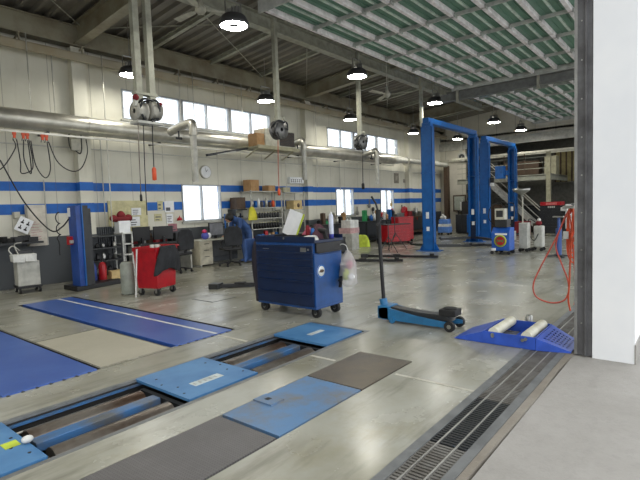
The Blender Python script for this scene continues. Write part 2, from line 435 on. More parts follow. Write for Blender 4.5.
# ------------------------------------------------------------------ overhead doors
def door(x0, x1, label, rows=8):
    t = thing('overhead_door', label, 'door', (x0, 1.0, 4.75))
    L = x1-x0
    for r in range(rows):
        y0 = .35+r*.5425; y1 = y0+.5425
        m = MB(); m.bb(0, L, y0+.02, y1-.02, .06, .09, 0)
        m.bb(.05, L-.05, y0+.24, y0+.285, .035, .06, 1)
        m.bb(.05, L-.05, y0+.13, y0+.145, .045, .06, 0).bb(.05, L-.05, y0+.4, y0+.415, .045, .06, 0)
        s = m.build('door_section', [greenm, paleg], t)
        m = MB(); m.bb(0, L, y1-.035, y1+.035, -.03, .1)
        m.build('rib', ribm, s)
        m = MB(); n = round(L/1.19)
        for i in range(n+1):
            xx = L*i/n; m.bb(xx-.02, xx+.02, y0, y1, -.03, .03); m.bb(xx-.05, xx+.05, y1-.07, y1-.05, -.05, .0)
        m.build('strut', strutm, s)
    m = MB(); m.bb(-.06, -.02, .0, 4.75, -.08, .12).bb(L+.02, L+.06, .0, 4.75, -.08, .12); m.build('side_rail', strutm, t)
    return t
door(5.72, 13.3, 'green overhead door slid open flat under the roof, nearer of the two')
door(13.95, 21.6, 'green overhead door slid open flat, further one past the grey header')
hb = thing('door_header', 'grey steel header with motor shaft between the two overhead doors', 'beam', (13.55, 1, 4.45))
m = MB(); ibeam(m, (0, 0, .0), (0, 5.0, .0), .16, .24); m.build('header_beam', mat('header_grey', (120, 122, 120), .6), hb)
m = MB(); m.cyl((.15, .0, .12), (.15, 5.2, .12), .05, 12); m.build('shaft', MATS['header_grey'], hb)
m = MB(); m.box((.05, 5.0, .1), (.2, .35, .2)); m.build('motor', MATS['header_grey'], hb)
m = MB()
for y in (2.4, 4.6): m.bb(-.12, -.08, y, y+.07, -.1, .35)
m.build('bracket', galv, hb)
# ------------------------------------------------------------------ lamps and fans
def make_lamp(label, loc, rod=1.12):
    t = thing('high_bay_lamp', label, 'lamp', loc, 0, 'high bay lamps under the roof')
    m = MB(); m.lathe([(.05, .16), (.16, .15), (.2, .12), (.25, .02), (.255, -.03), (.235, -.03)], n=24); m.build('housing', mat('lamp_grey', (74, 74, 76), .4, .3), t)
    m = MB(); m.lathe([(.08, -.02), (.225, -.024)], n=24); m.build('lens_ring', lens, t)
    m = MB(); m.lathe([(.001, -.018), (.08, -.018)], n=16); m.build('hub', darkgrey, t)
    m = MB()
    for i in range(10): m.box((.0, 0, .21), (.004+.3*math.sin(PI*(i+.5)/10), .012, .1), rz=i*PI/10)
    m.build('heat_sink', mat('cast_aluminium', (150, 150, 146), .5, .4), t)
    m = MB(); m.bar((-.17, 0, .1), (-.17, 0, .38), .03, .008).bar((.17, 0, .1), (.17, 0, .38), .03, .008).bb(-.17, .17, -.015, .015, .37, .385); m.cyl((0, 0, .38), (0, 0, rod), .01, 6); m.build('bracket', steel, t)
    return t
LP = [((5.5, 6.17), 'largest high bay lamp, nearest the top left of the hall'), ((5.78, 9.97), 'high bay lamp by the left wall beside the twin square pipes'),
      ((9.8, 9.8), 'high bay lamp by the left wall above the first hose reel ball'), ((9.6, 6.5), 'high bay lamp hanging above the nearer straight hose drop pipe'),
      ((14.07, 9.88), 'high bay lamp by the second row of upper windows'), ((13.84, 6.51), 'high bay lamp hanging beside the top of the nearer blue lift'),
      ((18.9, 9.93), 'small high bay lamp left of the nearer blue lift post'), ((22.4, 9.4), 'small high bay lamp seen under the crossbeam of the nearer lift'),
      ((19.0, 6.49), 'high bay lamp above the crossbeam of the further lift'), ((22.1, 6.37), 'furthest high bay lamp near the end wall header')]
lamp0 = {}
for (x, y), lb in LP:
    far = y > 8
    if far not in lamp0: lamp0[far] = make_lamp(lb, (x, y, 4.56), 1.18 if far else 1.5)
    else: dup(lamp0[far], (x, y, 4.56), 0, lb)
for x, y in ((1.3, 9.9), (-2.9, 9.9), (-6.5, 9.9), (1.3, 6.2), (-2.9, 6.2), (-6.5, 6.2), (1.3, 3.2), (-2.9, 3.2)):
    dup(lamp0[y > 8], (x, y, 4.56), 0, 'high bay lamp out of frame over the near end of the hall')
def make_fan(label, loc, rot):
    t = thing('ceiling_fan', label, 'fan', loc, rot)
    m = MB(); m.cyl((0, 0, 0.05), (0, 0, .95), .014, 8); m.build('downrod', cream, t)
    m = MB(); m.lathe([(.001, -.09), (.06, -.08), (.1, -.03), (.1, .03), (.05, .08), (.03, .2), (.02, .2)], n=16); m.build('motor_housing', cream, t)
    for k in range(3):
        a = k*2*PI/3; M = Matrix.Rotation(a, 4, 'Z') @ Matrix.Rotation(R(9), 4, 'X')
        m = MB(); m.bb(.08, .25, -.03, .03, -.006, .006, M=M); m.add([M @ Vector(p) for p in ((.2,-.05,.004),(.72,-.075,.004),(.72,.075,.004),(.2,.05,.004),(.2,-.05,-.004),(.72,-.075,-.004),(.72,.075,-.004),(.2,.05,-.004))], [(0,1,2,3),(7,6,5,4),(0,4,5,1),(1,5,6,2),(2,6,7,3),(3,7,4,0)])
        m.build('blade', cream, t)
    return t
make_fan('cream ceiling fan beside the largest lamp at the top of the hall', (5.55, 7.1, 5.08), PI/2)
make_fan('cream ceiling fan on a long rod past the lamps, before the overhead door', (12.02, 7.13, 4.62), .9)

# ------------------------------------------------------------------ floor equipment
# drain
dt = thing('floor_drain', 'grey steel frame of the long floor drain along the door line', 'drain', (0, 0, 0))
m = MB(); m.bb(-7.9, 22, 1.30, 1.36, -.05, .003); m.build('frame_rail', drainm, dt)
m = MB(); m.bb(-7.9, 22, 1.0, 1.06, -.05, .003); m.build('frame_rail', drainm, dt)
for y in (1.129, 1.244):
    m = MB(); m.bb(-7.9, 22, y-.004, y+.004, -.05, .002); m.build('divider_bar', bright, dt)
grate0 = None
for i in range(22):
    x = -.6+i*.8
    lb = 'dark slatted steel grate in the floor drain, the cover next along the drain from its twins'
    if x > 22: break
    if grate0 is None:
        m = MB(); n = 26
        for lane in ((1.064, 1.122), (1.136, 1.237), (1.251, 1.298)):
            for k in range(n): m.bb(.004+k*.0305, .021+k*.0305, lane[0], lane[1], -.028, -.002)
            m.bb(.0, .79, lane[0], lane[0]+.005, -.028, -.003).bb(.0, .79, lane[1]-.005, lane[1], -.028, -.003)
        grate0 = tag(m.build('drain_grate', gratem, loc=(x, 0, 0)), 'dark slatted steel grate lying in the long floor drain', 'grate', 'slatted grates of the floor drain')
    else:
        c = grate0.copy(); COL.objects.link(c); c.location = (x, 0, 0)
        if i == 4:
            c.material_slots[0].link = 'OBJECT'; c.material_slots[0].material = darkgrey; c['label'] = 'single darker grate in the floor drain nearer than the blue ramp'; del c['group']
# roller pit
pf = thing('roller_pit_frame', 'long steel lined roller pit frame set in the floor', 'pit frame', (0, 0, 0))
m = MB(); m.bb(-2.2, 4.55, 3.01, 3.05, -.02, .002).bb(-2.2, 4.55, 3.86, 3.90, -.02, .002).bb(4.51, 4.55, 3.05, 3.86, -.02, .002); m.build('edge_frame', drainm, pf)
m = MB(); m.bb(-2.2, 4.55, 3.01, 3.045, -.4, -.02).bb(-2.2, 4.55, 3.865, 3.90, -.4, -.02).bb(4.515, 4.55, 3.045, 3.865, -.4, -.02); m.build('shade_liner', pit_dark, pf)  # near-black walls paint the shade inside the pit
m = MB(); m.bb(-2.2, 4.5, 3.05, 3.08, -.05, -.035).bb(-2.2, 4.5, 3.83, 3.86, -.05, -.035); m.build('side_channel', pitblue, pf)
def roller_set(x0, x1, label):
    t = thing('brake_roller_set', label, 'rollers', (x0, 3.05, 0))
    L = x1-x0
    for y in (.2, .61):
        m = MB(); m.cyl((.08, y, -.13), (L-.08, y, -.13), .1, 28); rr = m.build('test_roller', rust, t)
        m = MB(); m.cyl((.0, y, -.13), (L, y, -.13), .028, 12); m.build('axle', steel, rr)
    m = MB(); m.bb(.05, L-.06, .35, .46, -.1, -.035); m.build('centre_beam', pitblue, t, bevel=.006)
    for xa in (0, L-.04): MB().bb(xa, xa+.04, .1, .7, -.24, -.05).build('bearing_plate', darkgrey, t)
    m = MB(); m.cyl((L*.62, .03, -.1), (L*.62, .78, -.1), .012, 8).cyl((.03, .76, -.09), (L*.9, .76, -.09), .01, 8); m.build('rod', galv, t)
    return t
roller_set(1.09, 2.12, 'pair of worn steel rollers in the nearer opening of the roller pit')
roller_set(2.85, 3.83, 'pair of worn steel rollers in the opening behind the middle blue cover')
def cover(x0, x1, label, lab=None, bolts=True):
    t = thing('pit_cover', label, 'cover plate', (x0, 3.105, 0)); L = x1-x0
    m = MB(); m.bb(0, L, -.02, .775, -.02, .003); m.build('plate', plateblue, t)
    if bolts:
        m = MB()
        for sx in (.05, L-.05):
            for i in range(4): m.cyl((sx+(i % 2)*.05*(-1 if sx > .1 else 1), .12+i*.16, .002), (sx+(i % 2)*.05*(-1 if sx > .1 else 1), .12+i*.16, .005), .011, 8)
        m.build('bolt_holes', black, t)
    if lab:
        m = MB(); m.bb(lab[0], lab[1], lab[2], lab[3], .003, .0045)
        m.build('label_plate', labelwhite, t)
        m = MB()
        for k in range(5):
            xx = lab[0]+.015+k*(lab[1]-lab[0]-.03)/5; m.bb(xx, xx+.018, lab[2]+.03, lab[3]-.03, .0045, .005)
        m.build('label_lettering', steel, t)
    return t
cover(-2.1, 1.09, 'light blue steel cover at the near left end of the roller pit')
cover(2.115, 2.84, 'light blue steel cover with a white label in the middle of the roller pit', (.2, .5, .17, .27))
cover(3.835, 4.5, 'blue steel cover with a small pale label at the far end of the pit', (.2, .45, .36, .43), False)
t = thing('tape_sticker', 'small yellow green sticker on the near blue pit cover', 'sticker', (1.0, 3.44, .0035))
m = MB(); m.bb(-.04, .05, -.05, .05, 0, .002); m.build('sticker_sheet', lime, t)
tag(MB().ball((0, 0, 0), .03, sc=(1.2, 1, .8)).build('plastic_ball', white, loc=(1.08, 3.37, .03)), 'small white plastic ball at the edge of the near pit cover', 'ball')
# cover strip
def strip(x0, x1, m_, label):
    t = thing('floor_cover', label, 'cover plate', (x0, 2.09, 0)); L = x1-x0
    m = MB(); m.bb(.008, L-.008, .005, .565, -.02, .003); m.build('plate', m_, t)
    return t
strip(-1.0, 2.065, checkgrey, 'grey checker plate cover nearest the camera beside the pit')
t = strip(2.08, 3.02, wornblue, 'worn blue floor cover with a small hatch')
m = MB(); m.bb(.3, .44, .37, .56, .003, .016); h = m.build('hatch', wornblue, t)
m = MB(); m.bb(.35, .39, .45, .49, .016, .018); m.build('hatch_slot', black, h)
strip(3.02, 3.84, checkbrown, 'brown stained checker plate cover past the blue one')
# alignment plates
t = thing('alignment_plate', 'long blue alignment plate with a white line along it', 'plate', (2.90, 4.5, 0))
m = MB(); m.bb(.02, .80, -.05, 4.33, -.03, .012).bb(.1, .7, .1, 4.2, -.2, -.03); m.build('plate', alignblue, t, bevel=.004)
m = MB(); m.bb(.56, .60, -.04, 4.32, .012, .0135); m.build('white_line', white, t)
m = MB()
for i in range(7): m.cyl((.06+i*.11, -.05, -.01), (.06+i*.11, -.075, -.01), .018, 10)
m.build('edge_studs', darkgrey, t)
t = thing('alignment_plate', 'long plain blue alignment plate at the left edge of the photo', 'plate', (1.24, 4.47, 0))
m = MB(); m.bb(.02, .80, -.05, 4.35, -.03, .012).bb(.1, .7, .1, 4.2, -.2, -.03); m.build('plate', alignblue, t, bevel=.004)
m = MB()
for i in range(7): m.cyl((.06+i*.11, -.05, -.01), (.06+i*.11, -.075, -.01), .018, 10)
m.build('edge_studs', darkgrey, t)
m = MB(); m.bb(0, .5, 0, .55, 0, .003); m.bb(.02, .48, .02, .53, .003, .0035, 1)
tag(m.build('floor_hatch', [darkgrey, floorm], loc=(4.71, 6.1, 0), rz=.0), 'small flush floor hatch left of the blue tool cabinet', 'hatch')

# ------------------------------------------------------------------ blue roller ramp
t = thing('roller_ramp', 'blue two way ramp with two cream rollers straddling the drain', 'ramp', (4.76, 1.25, .003))
m = MB(); z = .125
m.bb(0, .015, 0, .51, .0, z).bb(.615, .63, 0, .51, .0, z).bb(.015, .615, 0, .012, .0, z).bb(.015, .615, .498, .51, .0, z)
m.bb(.015, .615, .2, .31, .0, .01); m.build('frame', rampblue, t, bevel=.003)
for y in (.09, .41):
    m = MB(); m.cyl((.02, y, .115), (.61, y, .115), .052, 24); q = m.build('cream_roller', roller, t)
    m = MB(); m.cyl((-.02, y, .1), (.65, y, .1), .016, 10); m.build('axle', steel, q)
m = MB(); m.add([(0,.51,0),(0,.82,.002),(.5,.82,.002),(.63,.51,0),(0,.51,.118),(0,.82,.008),(.5,.82,.008),(.63,.51,.118)], [(0,1,2,3),(4,7,6,5),(0,4,5,1),(1,5,6,2),(2,6,7,3),(3,7,4,0)]); m.build('solid_wedge', rampblue, t)
# perforated wedge: sheet with real holes
def perf():
    bm = MB(); nx, ny = 8, 9; A = (.02, -.01, .118); 
    def pt(u, v, dz=0):   # u along x, v down the slope
        xl = .0+.09*v; xr = .63-.13*v
        return Vector((xl+(xr-xl)*u, -.005-.285*v, .118-.108*v+dz))
    for i in range(nx):
        for j in range(ny):
            u0, u1, v0, v1 = i/nx, (i+1)/nx, j/ny, (j+1)/ny
            if i in (0, nx-1) or j == 0 or j == ny-1:
                for dz in (0, -.006): bm.add([pt(u0,v0,dz), pt(u1,v0,dz), pt(u1,v1,dz), pt(u0,v1,dz)], [(0,1,2,3)])
                continue
            sh = .0
            for dz in (0, -.006):
                outer = [pt(u0+(u1-u0)*a, v0+(v1-v0)*b, dz) for a, b in ((0,0),(.5,0),(1,0),(1,.5),(1,1),(.5,1),(0,1),(0,.5))]
                inner = [pt(u0+(u1-u0)*(.5+a), v0+(v1-v0)*(.5+b), dz) for a, b in ((-.2,-.26),(0,-.34),(.2,-.26),(.27,0),(.2,.26),(0,.34),(-.2,.26),(-.27,0))]
                bm.add(outer+inner, [(k, (k+1) % 8, 8+(k+1) % 8, 8+k) for k in range(8)])
    bm.add([pt(0,0), pt(0,1), pt(0,1,-.012), Vector((0,-.005,.0))], [(0,1,2,3)])
    bm.add([pt(1,0), pt(1,1), pt(1,1,-.012), Vector((.63,-.005,.0))], [(0,1,2,3)])
    return bm
perf().build('perforated_wedge', rampblue, t)
m = MB()
for y in (.12,): m.cyl((-.012, y, .085), (0, y, .085), .016, 10)
m.build('bolt_head', steel, t)
MB().cyl((-.012, .41, .085), (0, .41, .085), .016, 10).build('bolt_head', steel, t)
tag(MB().lathe([(.001, 0), (.036, 0), (.036, .17), (.03, .175), (.03, .18), (.001, .18)]).build('steel_cup', steel, loc=(5.46, 1.5, 0)), 'small steel cylinder standing behind the blue roller ramp', 'cylinder')

# ------------------------------------------------------------------ floor jack
t = thing('floor_jack', 'long blue trolley jack with an upright black handle', 'jack', (5.12, 2.17, 0))
# +y towards the handle end
m = MB()
for sx in (-.12, .105): m.prism([(.0, .05), (.12, .03), (.95, .035), (1.0, .06), (1.0, .17), (.9, .19), (.5, .13), (.0, .09)], sx, sx+.018, 'X')
m.bb(-.12, .12, .86, 1.01, .04, .2); m.build('chassis', jackblue, t, bevel=.004)
m = MB(); m.prism([(.06, .10), (.12, .16), (.5, .165), (.85, .19), (.85, .13), (.3, .09)], -.07, .07, 'X'); m.build('lift_arm', darkgrey, t, bevel=.005)
m = MB(); m.lathe([(.001, .16), (.045, .16), (.045, .19), (.075, .2), (.085, .235), (.07, .25), (.001, .245)], (0, .1, 0), 16); m.bb(-.1, .1, .0, .2, .16, .235); m.build('saddle_pad', rubber, t, bevel=.02)
for sx in (-.16, .12):
    m = MB(); m.cyl((sx, .05, .06), (sx+.045, .05, .06), .06, 20); w = m.build('front_wheel', rubber, t)
    m = MB(); m.cyl((sx-.004, .05, .06), (sx+.049, .05, .06), .025, 12); m.build('wheel_hub', steel, w)
for sx in (-.14, .11):
    m = MB(); m.cyl((sx, .8, .035), (sx+.03, .8, .035), .035, 16); w = m.build('rear_caster', jackblue, t)
m = MB(); m.cyl((0, .97, .12), (0, 1.0, .27), .05, 16).cyl((-.1, .97, .14), (.1, .97, .14), .035, 12); m.build('handle_socket', jackblue, t)
m = MB(); m.tube([(0, .99, .25), (-.0, 1.02, .85), (-.0, 1.04, 1.4)], [.024, .024, .022], 12); h = m.build('handle', black, t)
m = MB(); m.tube([(0, 1.035, 1.05), (0, 1.04, 1.4)], .033, 12); m.build('handle_grip', rubber, h)
m = MB(); m.tube([(0, 1.04, 1.38), (.0, 1.07, 1.48), (-.02, 1.12, 1.57)], .013, 8).cyl((-.03, 1.04, 1.2), (.03, 1.0, 1.3), .02, 8); m.build('release_lever', black, h)

# ------------------------------------------------------------------ blue tool cabinet and what is on it
cx0, cx1, cy0, cy1 = 4.66, 5.25, 3.9, 4.98
t = thing('tool_cabinet', 'large dark blue roller tool cabinet with seven drawers', 'tool cabinet', (cx0, cy0, 0))
W_, D_ = cy1-cy0, cx1-cx0
m = MB(); m.bb(0, D_, 0, W_, .15, .84).bb(0, D_, .03, W_, .84, 1.0).bb(0, D_, 0, .03, .84, .86); m.bb(.0, D_, .0, W_, .125, .15); m.build('carcass', navy_lit, t, bevel=.006)
m = MB(); m.bb(-.012, D_+.01, -.02, W_+.01, 1.0, 1.03)
m.bb(-.012, .0, -.02, W_+.01, 1.03, 1.08).bb(D_, D_+.01, -.02, W_+.01, 1.03, 1.08).bb(-.012, D_+.01, W_, W_+.01, 1.03, 1.08); m.build('top_tray', navy, t)
zz = .16
for k, hgt in enumerate((.17, .17, .11, .09, .09, .09, .09)):
    m = MB(); m.bb(-.02, 0, .02, W_-.02, zz, zz+hgt-.008); d = m.build('drawer', navy, t, bevel=.004)
    m = MB(); m.bb(-.034, -.02, .05, W_-.05, zz+hgt-.03, zz+hgt-.018); m.build('drawer_handle', navy, d)
    zz += hgt
m = MB(); m.bb(-.0225, -.02, .12, .22, .88, .94).bb(-.0225, -.02, .07, .10, .9, .925); m.build('bird_emblem', steel, t)
m = MB(); m.bb(-.0225, -.02, .8, .92, .905, .912); m.build('name_strip', steel, t)
m = MB(); m.cyl((-.018, .52, 1.055), (-.012, .52, 1.055), .014, 10); m.build('lock', steel, t)
for px, py in ((.09, .07), (.09, W_-.05), (D_-.09, .07), (D_-.12, W_-.05)):
    m = MB(); m.cyl((px-.025, py, .07), (px+.025, py, .07), .07, 20); w = m.build('caster_wheel', rubber, t, rz=0)
    m = MB(); m.cyl((px-.027, py, .065), (px+.027, py, .065), .025, 12); m.build('caster_hub', steel, w)
    m = MB(); m.bb(px-.04, px-.03, py-.02, py+.02, .06, .125).bb(px+.03, px+.04, py-.02, py+.02, .06, .125).bb(px-.045, px+.045, py-.04, py+.04, .115, .125); m.build('caster_fork', darkgrey, w)
m = MB(); m.bb(.06, D_-.02, -.03, .0, .86, .87).bb(.05, D_-.02, .0, .028, .86, .99); m.build('side_shelf', black, t)
m = MB(); m.lathe([(.001, 0), (.085, 0), (.085, .003)], (.13, -.003, .62), 28, axis='Y'); s = m.build('round_sticker', white, t)
m = MB(); m.lathe([(.068, -.0035), (.085, -.0035)], (.13, 0, .62), 28, axis='Y'); m.build('sticker_ring', liftblue, s)
m = MB(); m.prism([(.08, .61), (.11, .645), (.16, .64), (.19, .615), (.14, .6)], -.0065, -.004, 'Y'); m.build('sticker_emblem', brown, s)
# things on the cabinet; TZ is the tray level
TZ = 1.03
def at(x, y, z=TZ): return (cx0+x, cy0+y, z)
t = thing('document_board', 'white sheet on a yellow green board leaning up on the blue cabinet', 'clipboard', at(.26, .68, TZ+.035))
Mx = Matrix.Rotation(R(12), 4, 'Y') @ Matrix.Rotation(R(18), 4, 'X')
m = MB(); m.bb(0, .012, -.15, .13, .01, .37, M=Mx); m.build('board', lime, t)
m = MB(); m.bb(-.004, 0, -.125, .14, .01, .37, M=Mx); m.build('paper_sheet', paper, t)
t = thing('spray_can', 'tall white spray can with a purple blue base on the cabinet corner', 'spray can', at(.44, .05, 1.03))
m = MB(); m.lathe([(.001, 0), (.032, 0), (.033, .06)], n=16); m.build('can_base', purple, t)
m = MB(); m.lathe([(.033, .06), (.033, .29), (.03, .31), (.018, .33)], n=16); m.build('can_body', mat('pale_can', (206, 212, 228), .35), t)
m = MB(); m.lathe([(.02, .33), (.02, .36), (.001, .36)], n=12); m.build('can_cap', white, t)
t = thing('parts_tray', 'shallow black tray lying at the back of the blue cabinet top', 'tray', at(.25, .65))
m = MB(); m.bb(-.1, .1, -.3, .2, 0, .01).bb(-.1, -.09, -.3, .2, .01, .06).bb(.09, .1, -.3, .2, .01, .06).bb(-.09, .09, -.3, -.29, .01, .06).bb(-.09, .09, .19, .2, .01, .06); m.build('tray_body', black, t)
for i, (x, y, mm, h, lb) in enumerate(((.2, .27, darkred, .17, 'dark red aerosol can standing on the blue cabinet'), (.24, .215, liftblue, .13, 'short blue aerosol can next to the dark red one'), (.3, .255, brown, .14, 'brown bottle behind the red can on the blue cabinet'))):
    t = thing('aerosol_can', lb, 'can', at(x, y))
    m = MB(); m.lathe([(.001, 0), (.027, 0), (.027, h), (.014, h+.02)], n=14); m.build('can_body', mm, t)
    m = MB(); m.lathe([(.014, h+.02), (.014, h+.04), (.001, h+.04)], n=10); m.build('can_nozzle', black, t)
def cloth(name, mat_, c, r, h, label, cat='cloth', seed=1, sc=(1, 1)):
    rnd = random.Random(seed); bm = MB(); n, K = 18, 6; vs = []
    ph = [rnd.uniform(0, 6.28) for _ in range(4)]
    for i in range(K+1):
        f = i/K
        for k in range(n):
            a = 2*PI*k/n; q = r*math.sin(f*PI/2+.02)*(1+.18*math.sin(3*a+ph[0])+.1*math.sin(5*a+ph[1]))
            zz = h*(1-f**1.6)*(1+.25*math.sin(2*a+ph[2])*(1-abs(2*f-1)))
            vs.append((q*math.cos(a)*sc[0], q*math.sin(a)*sc[1], max(.001, zz)))
    bm.add(vs, [(i*n+k, i*n+(k+1)%n, (i+1)*n+(k+1)%n, (i+1)*n+k) for i in range(K) for k in range(n)], 0, True)
    bm.add(vs, [tuple(range(K*n, K*n+n))])
    return tag(bm.build(name, mat_, loc=c), label, cat)
cloth('wiping_cloth', white, at(.14, .16), .11, .06, 'crumpled white cloth on the blue cabinet beside the spray can', seed=3, sc=(.8, 1.1))
cloth('work_glove', mat('plum_leather', (84, 52, 62), .8), at(.34, .2), .12, .2, 'dark red brown glove heap on the blue cabinet top', 'glove', seed=5)
cloth('shop_rag', pink, at(.4, .42), .1, .15, 'pinkish rag heap on the blue cabinet behind the white cloth', seed=8)
t = thing('impact_wrench', 'dark handheld power tool lying on the blue cabinet', 'power tool', at(.3, .12))
m = MB(); m.cyl((0, -.1, .1), (0, .1, .13), .035, 12).cyl((0, .1, .13), (0, .16, .14), .015, 8); m.build('tool_body', black, t)
m = MB(); m.bar((0, -.06, .1), (0, -.09, .0), .04, .05); m.build('tool_grip', rubber, t)
tag(MB().box((0, 0, .035), (.14, .2, .07)).build('parts_box', mat('grey_box', (120, 118, 120), .6), loc=at(.45, .62)), 'small grey box on the back of the blue cabinet top', 'box')
# bag and hooks at the right side
m = MB(); vs = []; n, K = 16, 9; prof = [(.02, .0), (.05, -.04), (.09, -.1), (.12, -.18), (.115, -.27), (.115, -.34), (.11, -.45), (.06, -.5), (.002, -.51)]
for i, (r, zz) in enumerate(prof):
    for k in range(n):
        a = 2*PI*k/n; q = r*(1+.16*math.sin(4*a+i)+.08*math.sin(7*a-i*1.7)); vs.append((q*.8*math.cos(a), q*math.sin(a), zz))
m.add(vs, [(i*n+k, i*n+(k+1)%n, (i+1)*n+(k+1)%n, (i+1)*n+k) for i in range(K-1) for k in range(n)], 0, True)
t = thing('plastic_bag', 'clear plastic bag of waste hanging at the right side of the blue cabinet', 'bag', (5.22, 3.775, .86))
m.build('bag_film', polybag, t)
MB().ball((0, .05, -.33), .08, sc=(.7, .7, 1.1)).build('yellow_content', lime, t)
MB().ball((.0, -.05, -.36), .05).build('white_content', paper, t)
MB().ball((.02, -.01, -.2), .05, sc=(1, 1, 1.3)).build('pink_content', pink, t)
MB().tube(curve_pts([(0, .0, -.02), (0, .02, .06), (.0, .1, .08), (0, .16, .04)]), .006, 6).build('bag_strap', white, t)
t = thing('air_gun', 'black pistol shaped tool hooked on the right side of the blue cabinet', 'air gun', (5.2, 3.84, .5))
m = MB(); m.lathe([(.02, -.035), (.05, -.04), (.055, 0), (.05, .02), (.02, .02)], (0, 0, .1), 16, axis='Y').bar((0, 0, .05), (-.09, -.0, -.06), .04, .04).bar((-.06, 0, -.02), (-.09, 0, -.14), .035, .03); m.build('gun_body', black, t)
m = MB(); m.bar((.0, 0, .1), (.1, -.02, .14), .03, .03); m.build('gun_nozzle', rubber, t)
# jacket hanging at the left side of the cabinet
def hang_cloth(name, w, h, thick, mat_, label, cat, loc, rz, seed=0, taper=.2):
    rnd = random.Random(seed); bm = MB(); nu, nv = 14, 16; ph = rnd.uniform(0, 6)
    front, back = [], []
    for j in range(nv+1):
        f = j/nv; ww = w*(1-taper*math.sin(f*2.4+ph)*.6)*(.75+.25*math.sin(min(1, f*2.2)*PI/2)); 
        for i in range(nu+1):
            u = i/nu-.5; d = thick*(.35+.65*math.sin(f*PI*.8+.4))*(1-.5*abs(2*u)**3)
            d += .018*math.sin(u*22+ph+f*2)+.012*math.sin(u*37+f*5)
            zed = -h*f*(1-.12*math.sin(u*5+ph))
            front.append((u*ww+.03*math.sin(f*4+ph), -abs(d), zed)); back.append((u*ww*.97+.03*math.sin(f*4+ph), .0, zed))
    o = len(front); fs = []
    for j in range(nv):
        for i in range(nu):
            a = j*(nu+1)+i; fs += [(a, a+1, a+nu+2, a+nu+1), (o+a, o+a+nu+1, o+a+nu+2, o+a+1)]
    rim = [i for i in range(nu+1)]+[j*(nu+1)+nu for j in range(1, nv+1)]+[nv*(nu+1)+i for i in range(nu-1, -1, -1)]+[j*(nu+1) for j in range(nv-1, 0, -1)]
    for a, b in zip(rim, rim[1:]+rim[:1]): fs.append((a, o+a, o+b, b))
    bm.add(front+back, fs, 0, True)
    return tag(bm.build(name, mat_, loc=loc, rz=rz), label, cat)
hang_cloth('work_coat', .36, .8, .2, mat('dark_plum_cloth', (48, 44, 54), .9), 'long dark work coat hanging off the left side of the blue cabinet', 'coat', (4.86, 5.0, 1.0), PI, 3)
hang_cloth('blue_jacket', .26, .3, .1, bluecloth, 'short blue jacket hanging at the left top edge of the blue cabinet', 'jacket', (4.8, 5.22, 1.03), PI, 7)

# ------------------------------------------------------------------ camera (measured from the photograph) and a survey helper
CH = 1.45; FOC = 474.13
RT = Vector((.62933, -.77632, -.0355)); DN = Vector((-.07507, -.01526, -.99706)); FW = Vector((.7735, .63015, -.06788))
def sy(px, py, Y):      # world x, z of a sighted point lying on the plane y = Y
    d = RT*((px-320)/FOC)+DN*((py-240)/FOC)+FW; k = Y/d.y
    return d.x*k, CH+d.z*k
def sx(px, py, X):      # world y, z on the plane x = X
    d = RT*((px-320)/FOC)+DN*((py-240)/FOC)+FW; k = X/d.x
    return d.y*k, CH+d.z*k
def rect(a, b, c, d, Y):      # a..b, c..d sighted -> x0, x1, z0, z1
    x0, z1 = sy(a, c, Y); x1, z0 = sy(b, d, Y); return x0, x1, z0, z1
def wall_sheet(name, r, m_, label, cat, Y=YW, th=.012, ink=0, group=None):
    x0, x1, z0, z1 = rect(*r, Y)
    t = thing(name, label, cat, (x0, Y-.003, z0), 0, group)
    m = MB(); m.bb(0, x1-x0, -th, 0, 0, z1-z0); m.build('sheet', m_, t)
    if ink:
        m = MB(); rnd = random.Random(int(x0*100)); W, H = x1-x0, z1-z0
        for k in range(ink):
            zz = H*(.12+.76*k/ink); a = W*.12; m.bb(a, a+W*rnd.uniform(.4, .72), -th-.002, -th, zz, zz+H*.3/ink)
        m.build('markings', mat('ink_grey', (90, 92, 100), .7), t)
    return t
# ------------------------------------------------------------------ red cart with a jacket
t = thing('red_cart', 'red enamel roller cart under a black jacket', 'tool cart', (4.55, 7.4, 0), R(17))
def taper(m, x0, x1, y0, y1, z0, X0, X1, Y0, Y1, z1, mi=0):
    return m.add([(x0,y0,z0),(x1,y0,z0),(x1,y1,z0),(x0,y1,z0),(X0,Y0,z1),(X1,Y0,z1),(X1,Y1,z1),(X0,Y1,z1)], [(0,3,2,1),(4,5,6,7),(0,1,5,4),(1,2,6,5),(2,3,7,6),(3,0,4,7)], mi)
m = MB(); taper(m, .04, .52, .03, .47, .13, .0, .56, .0, .5, .8); m.build('cart_body', red, t, bevel=.008)
m = MB(); m.bb(-.01, .57, -.01, 0, .8, .86).bb(-.01, .57, .5, .51, .8, .86).bb(-.01, 0, -.01, .51, .8, .86).bb(.56, .57, -.01, .51, .8, .86).bb(-.01, .57, -.01, .51, .79, .805); m.build('cart_tray', red, t)
for px, py in ((.07, .07), (.07, .42), (.48, .07), (.48, .42)):
    m = MB(); m.cyl((px-.02, py, .058), (px+.02, py, .058), .058, 18); w = m.build('caster_wheel', rubber, t)
    m = MB(); m.bb(px-.035, px-.025, py-.02, py+.02, .05, .13).bb(px+.025, px+.035, py-.02, py+.02, .05, .13); m.build('caster_fork', steel, w)
m = MB(); m.tube(curve_pts([(.55, .02, .84), (.62, .02, .86), (.62, .48, .86), (.55, .48, .84)]), .012, 8); m.build('push_handle', red, t)
hang_cloth('black_jacket', .6, .46, .10, darkcloth, 'black work jacket hung over the front of the red cart', 'jacket', (4.8, 7.455, .875), R(17), 4, .3)
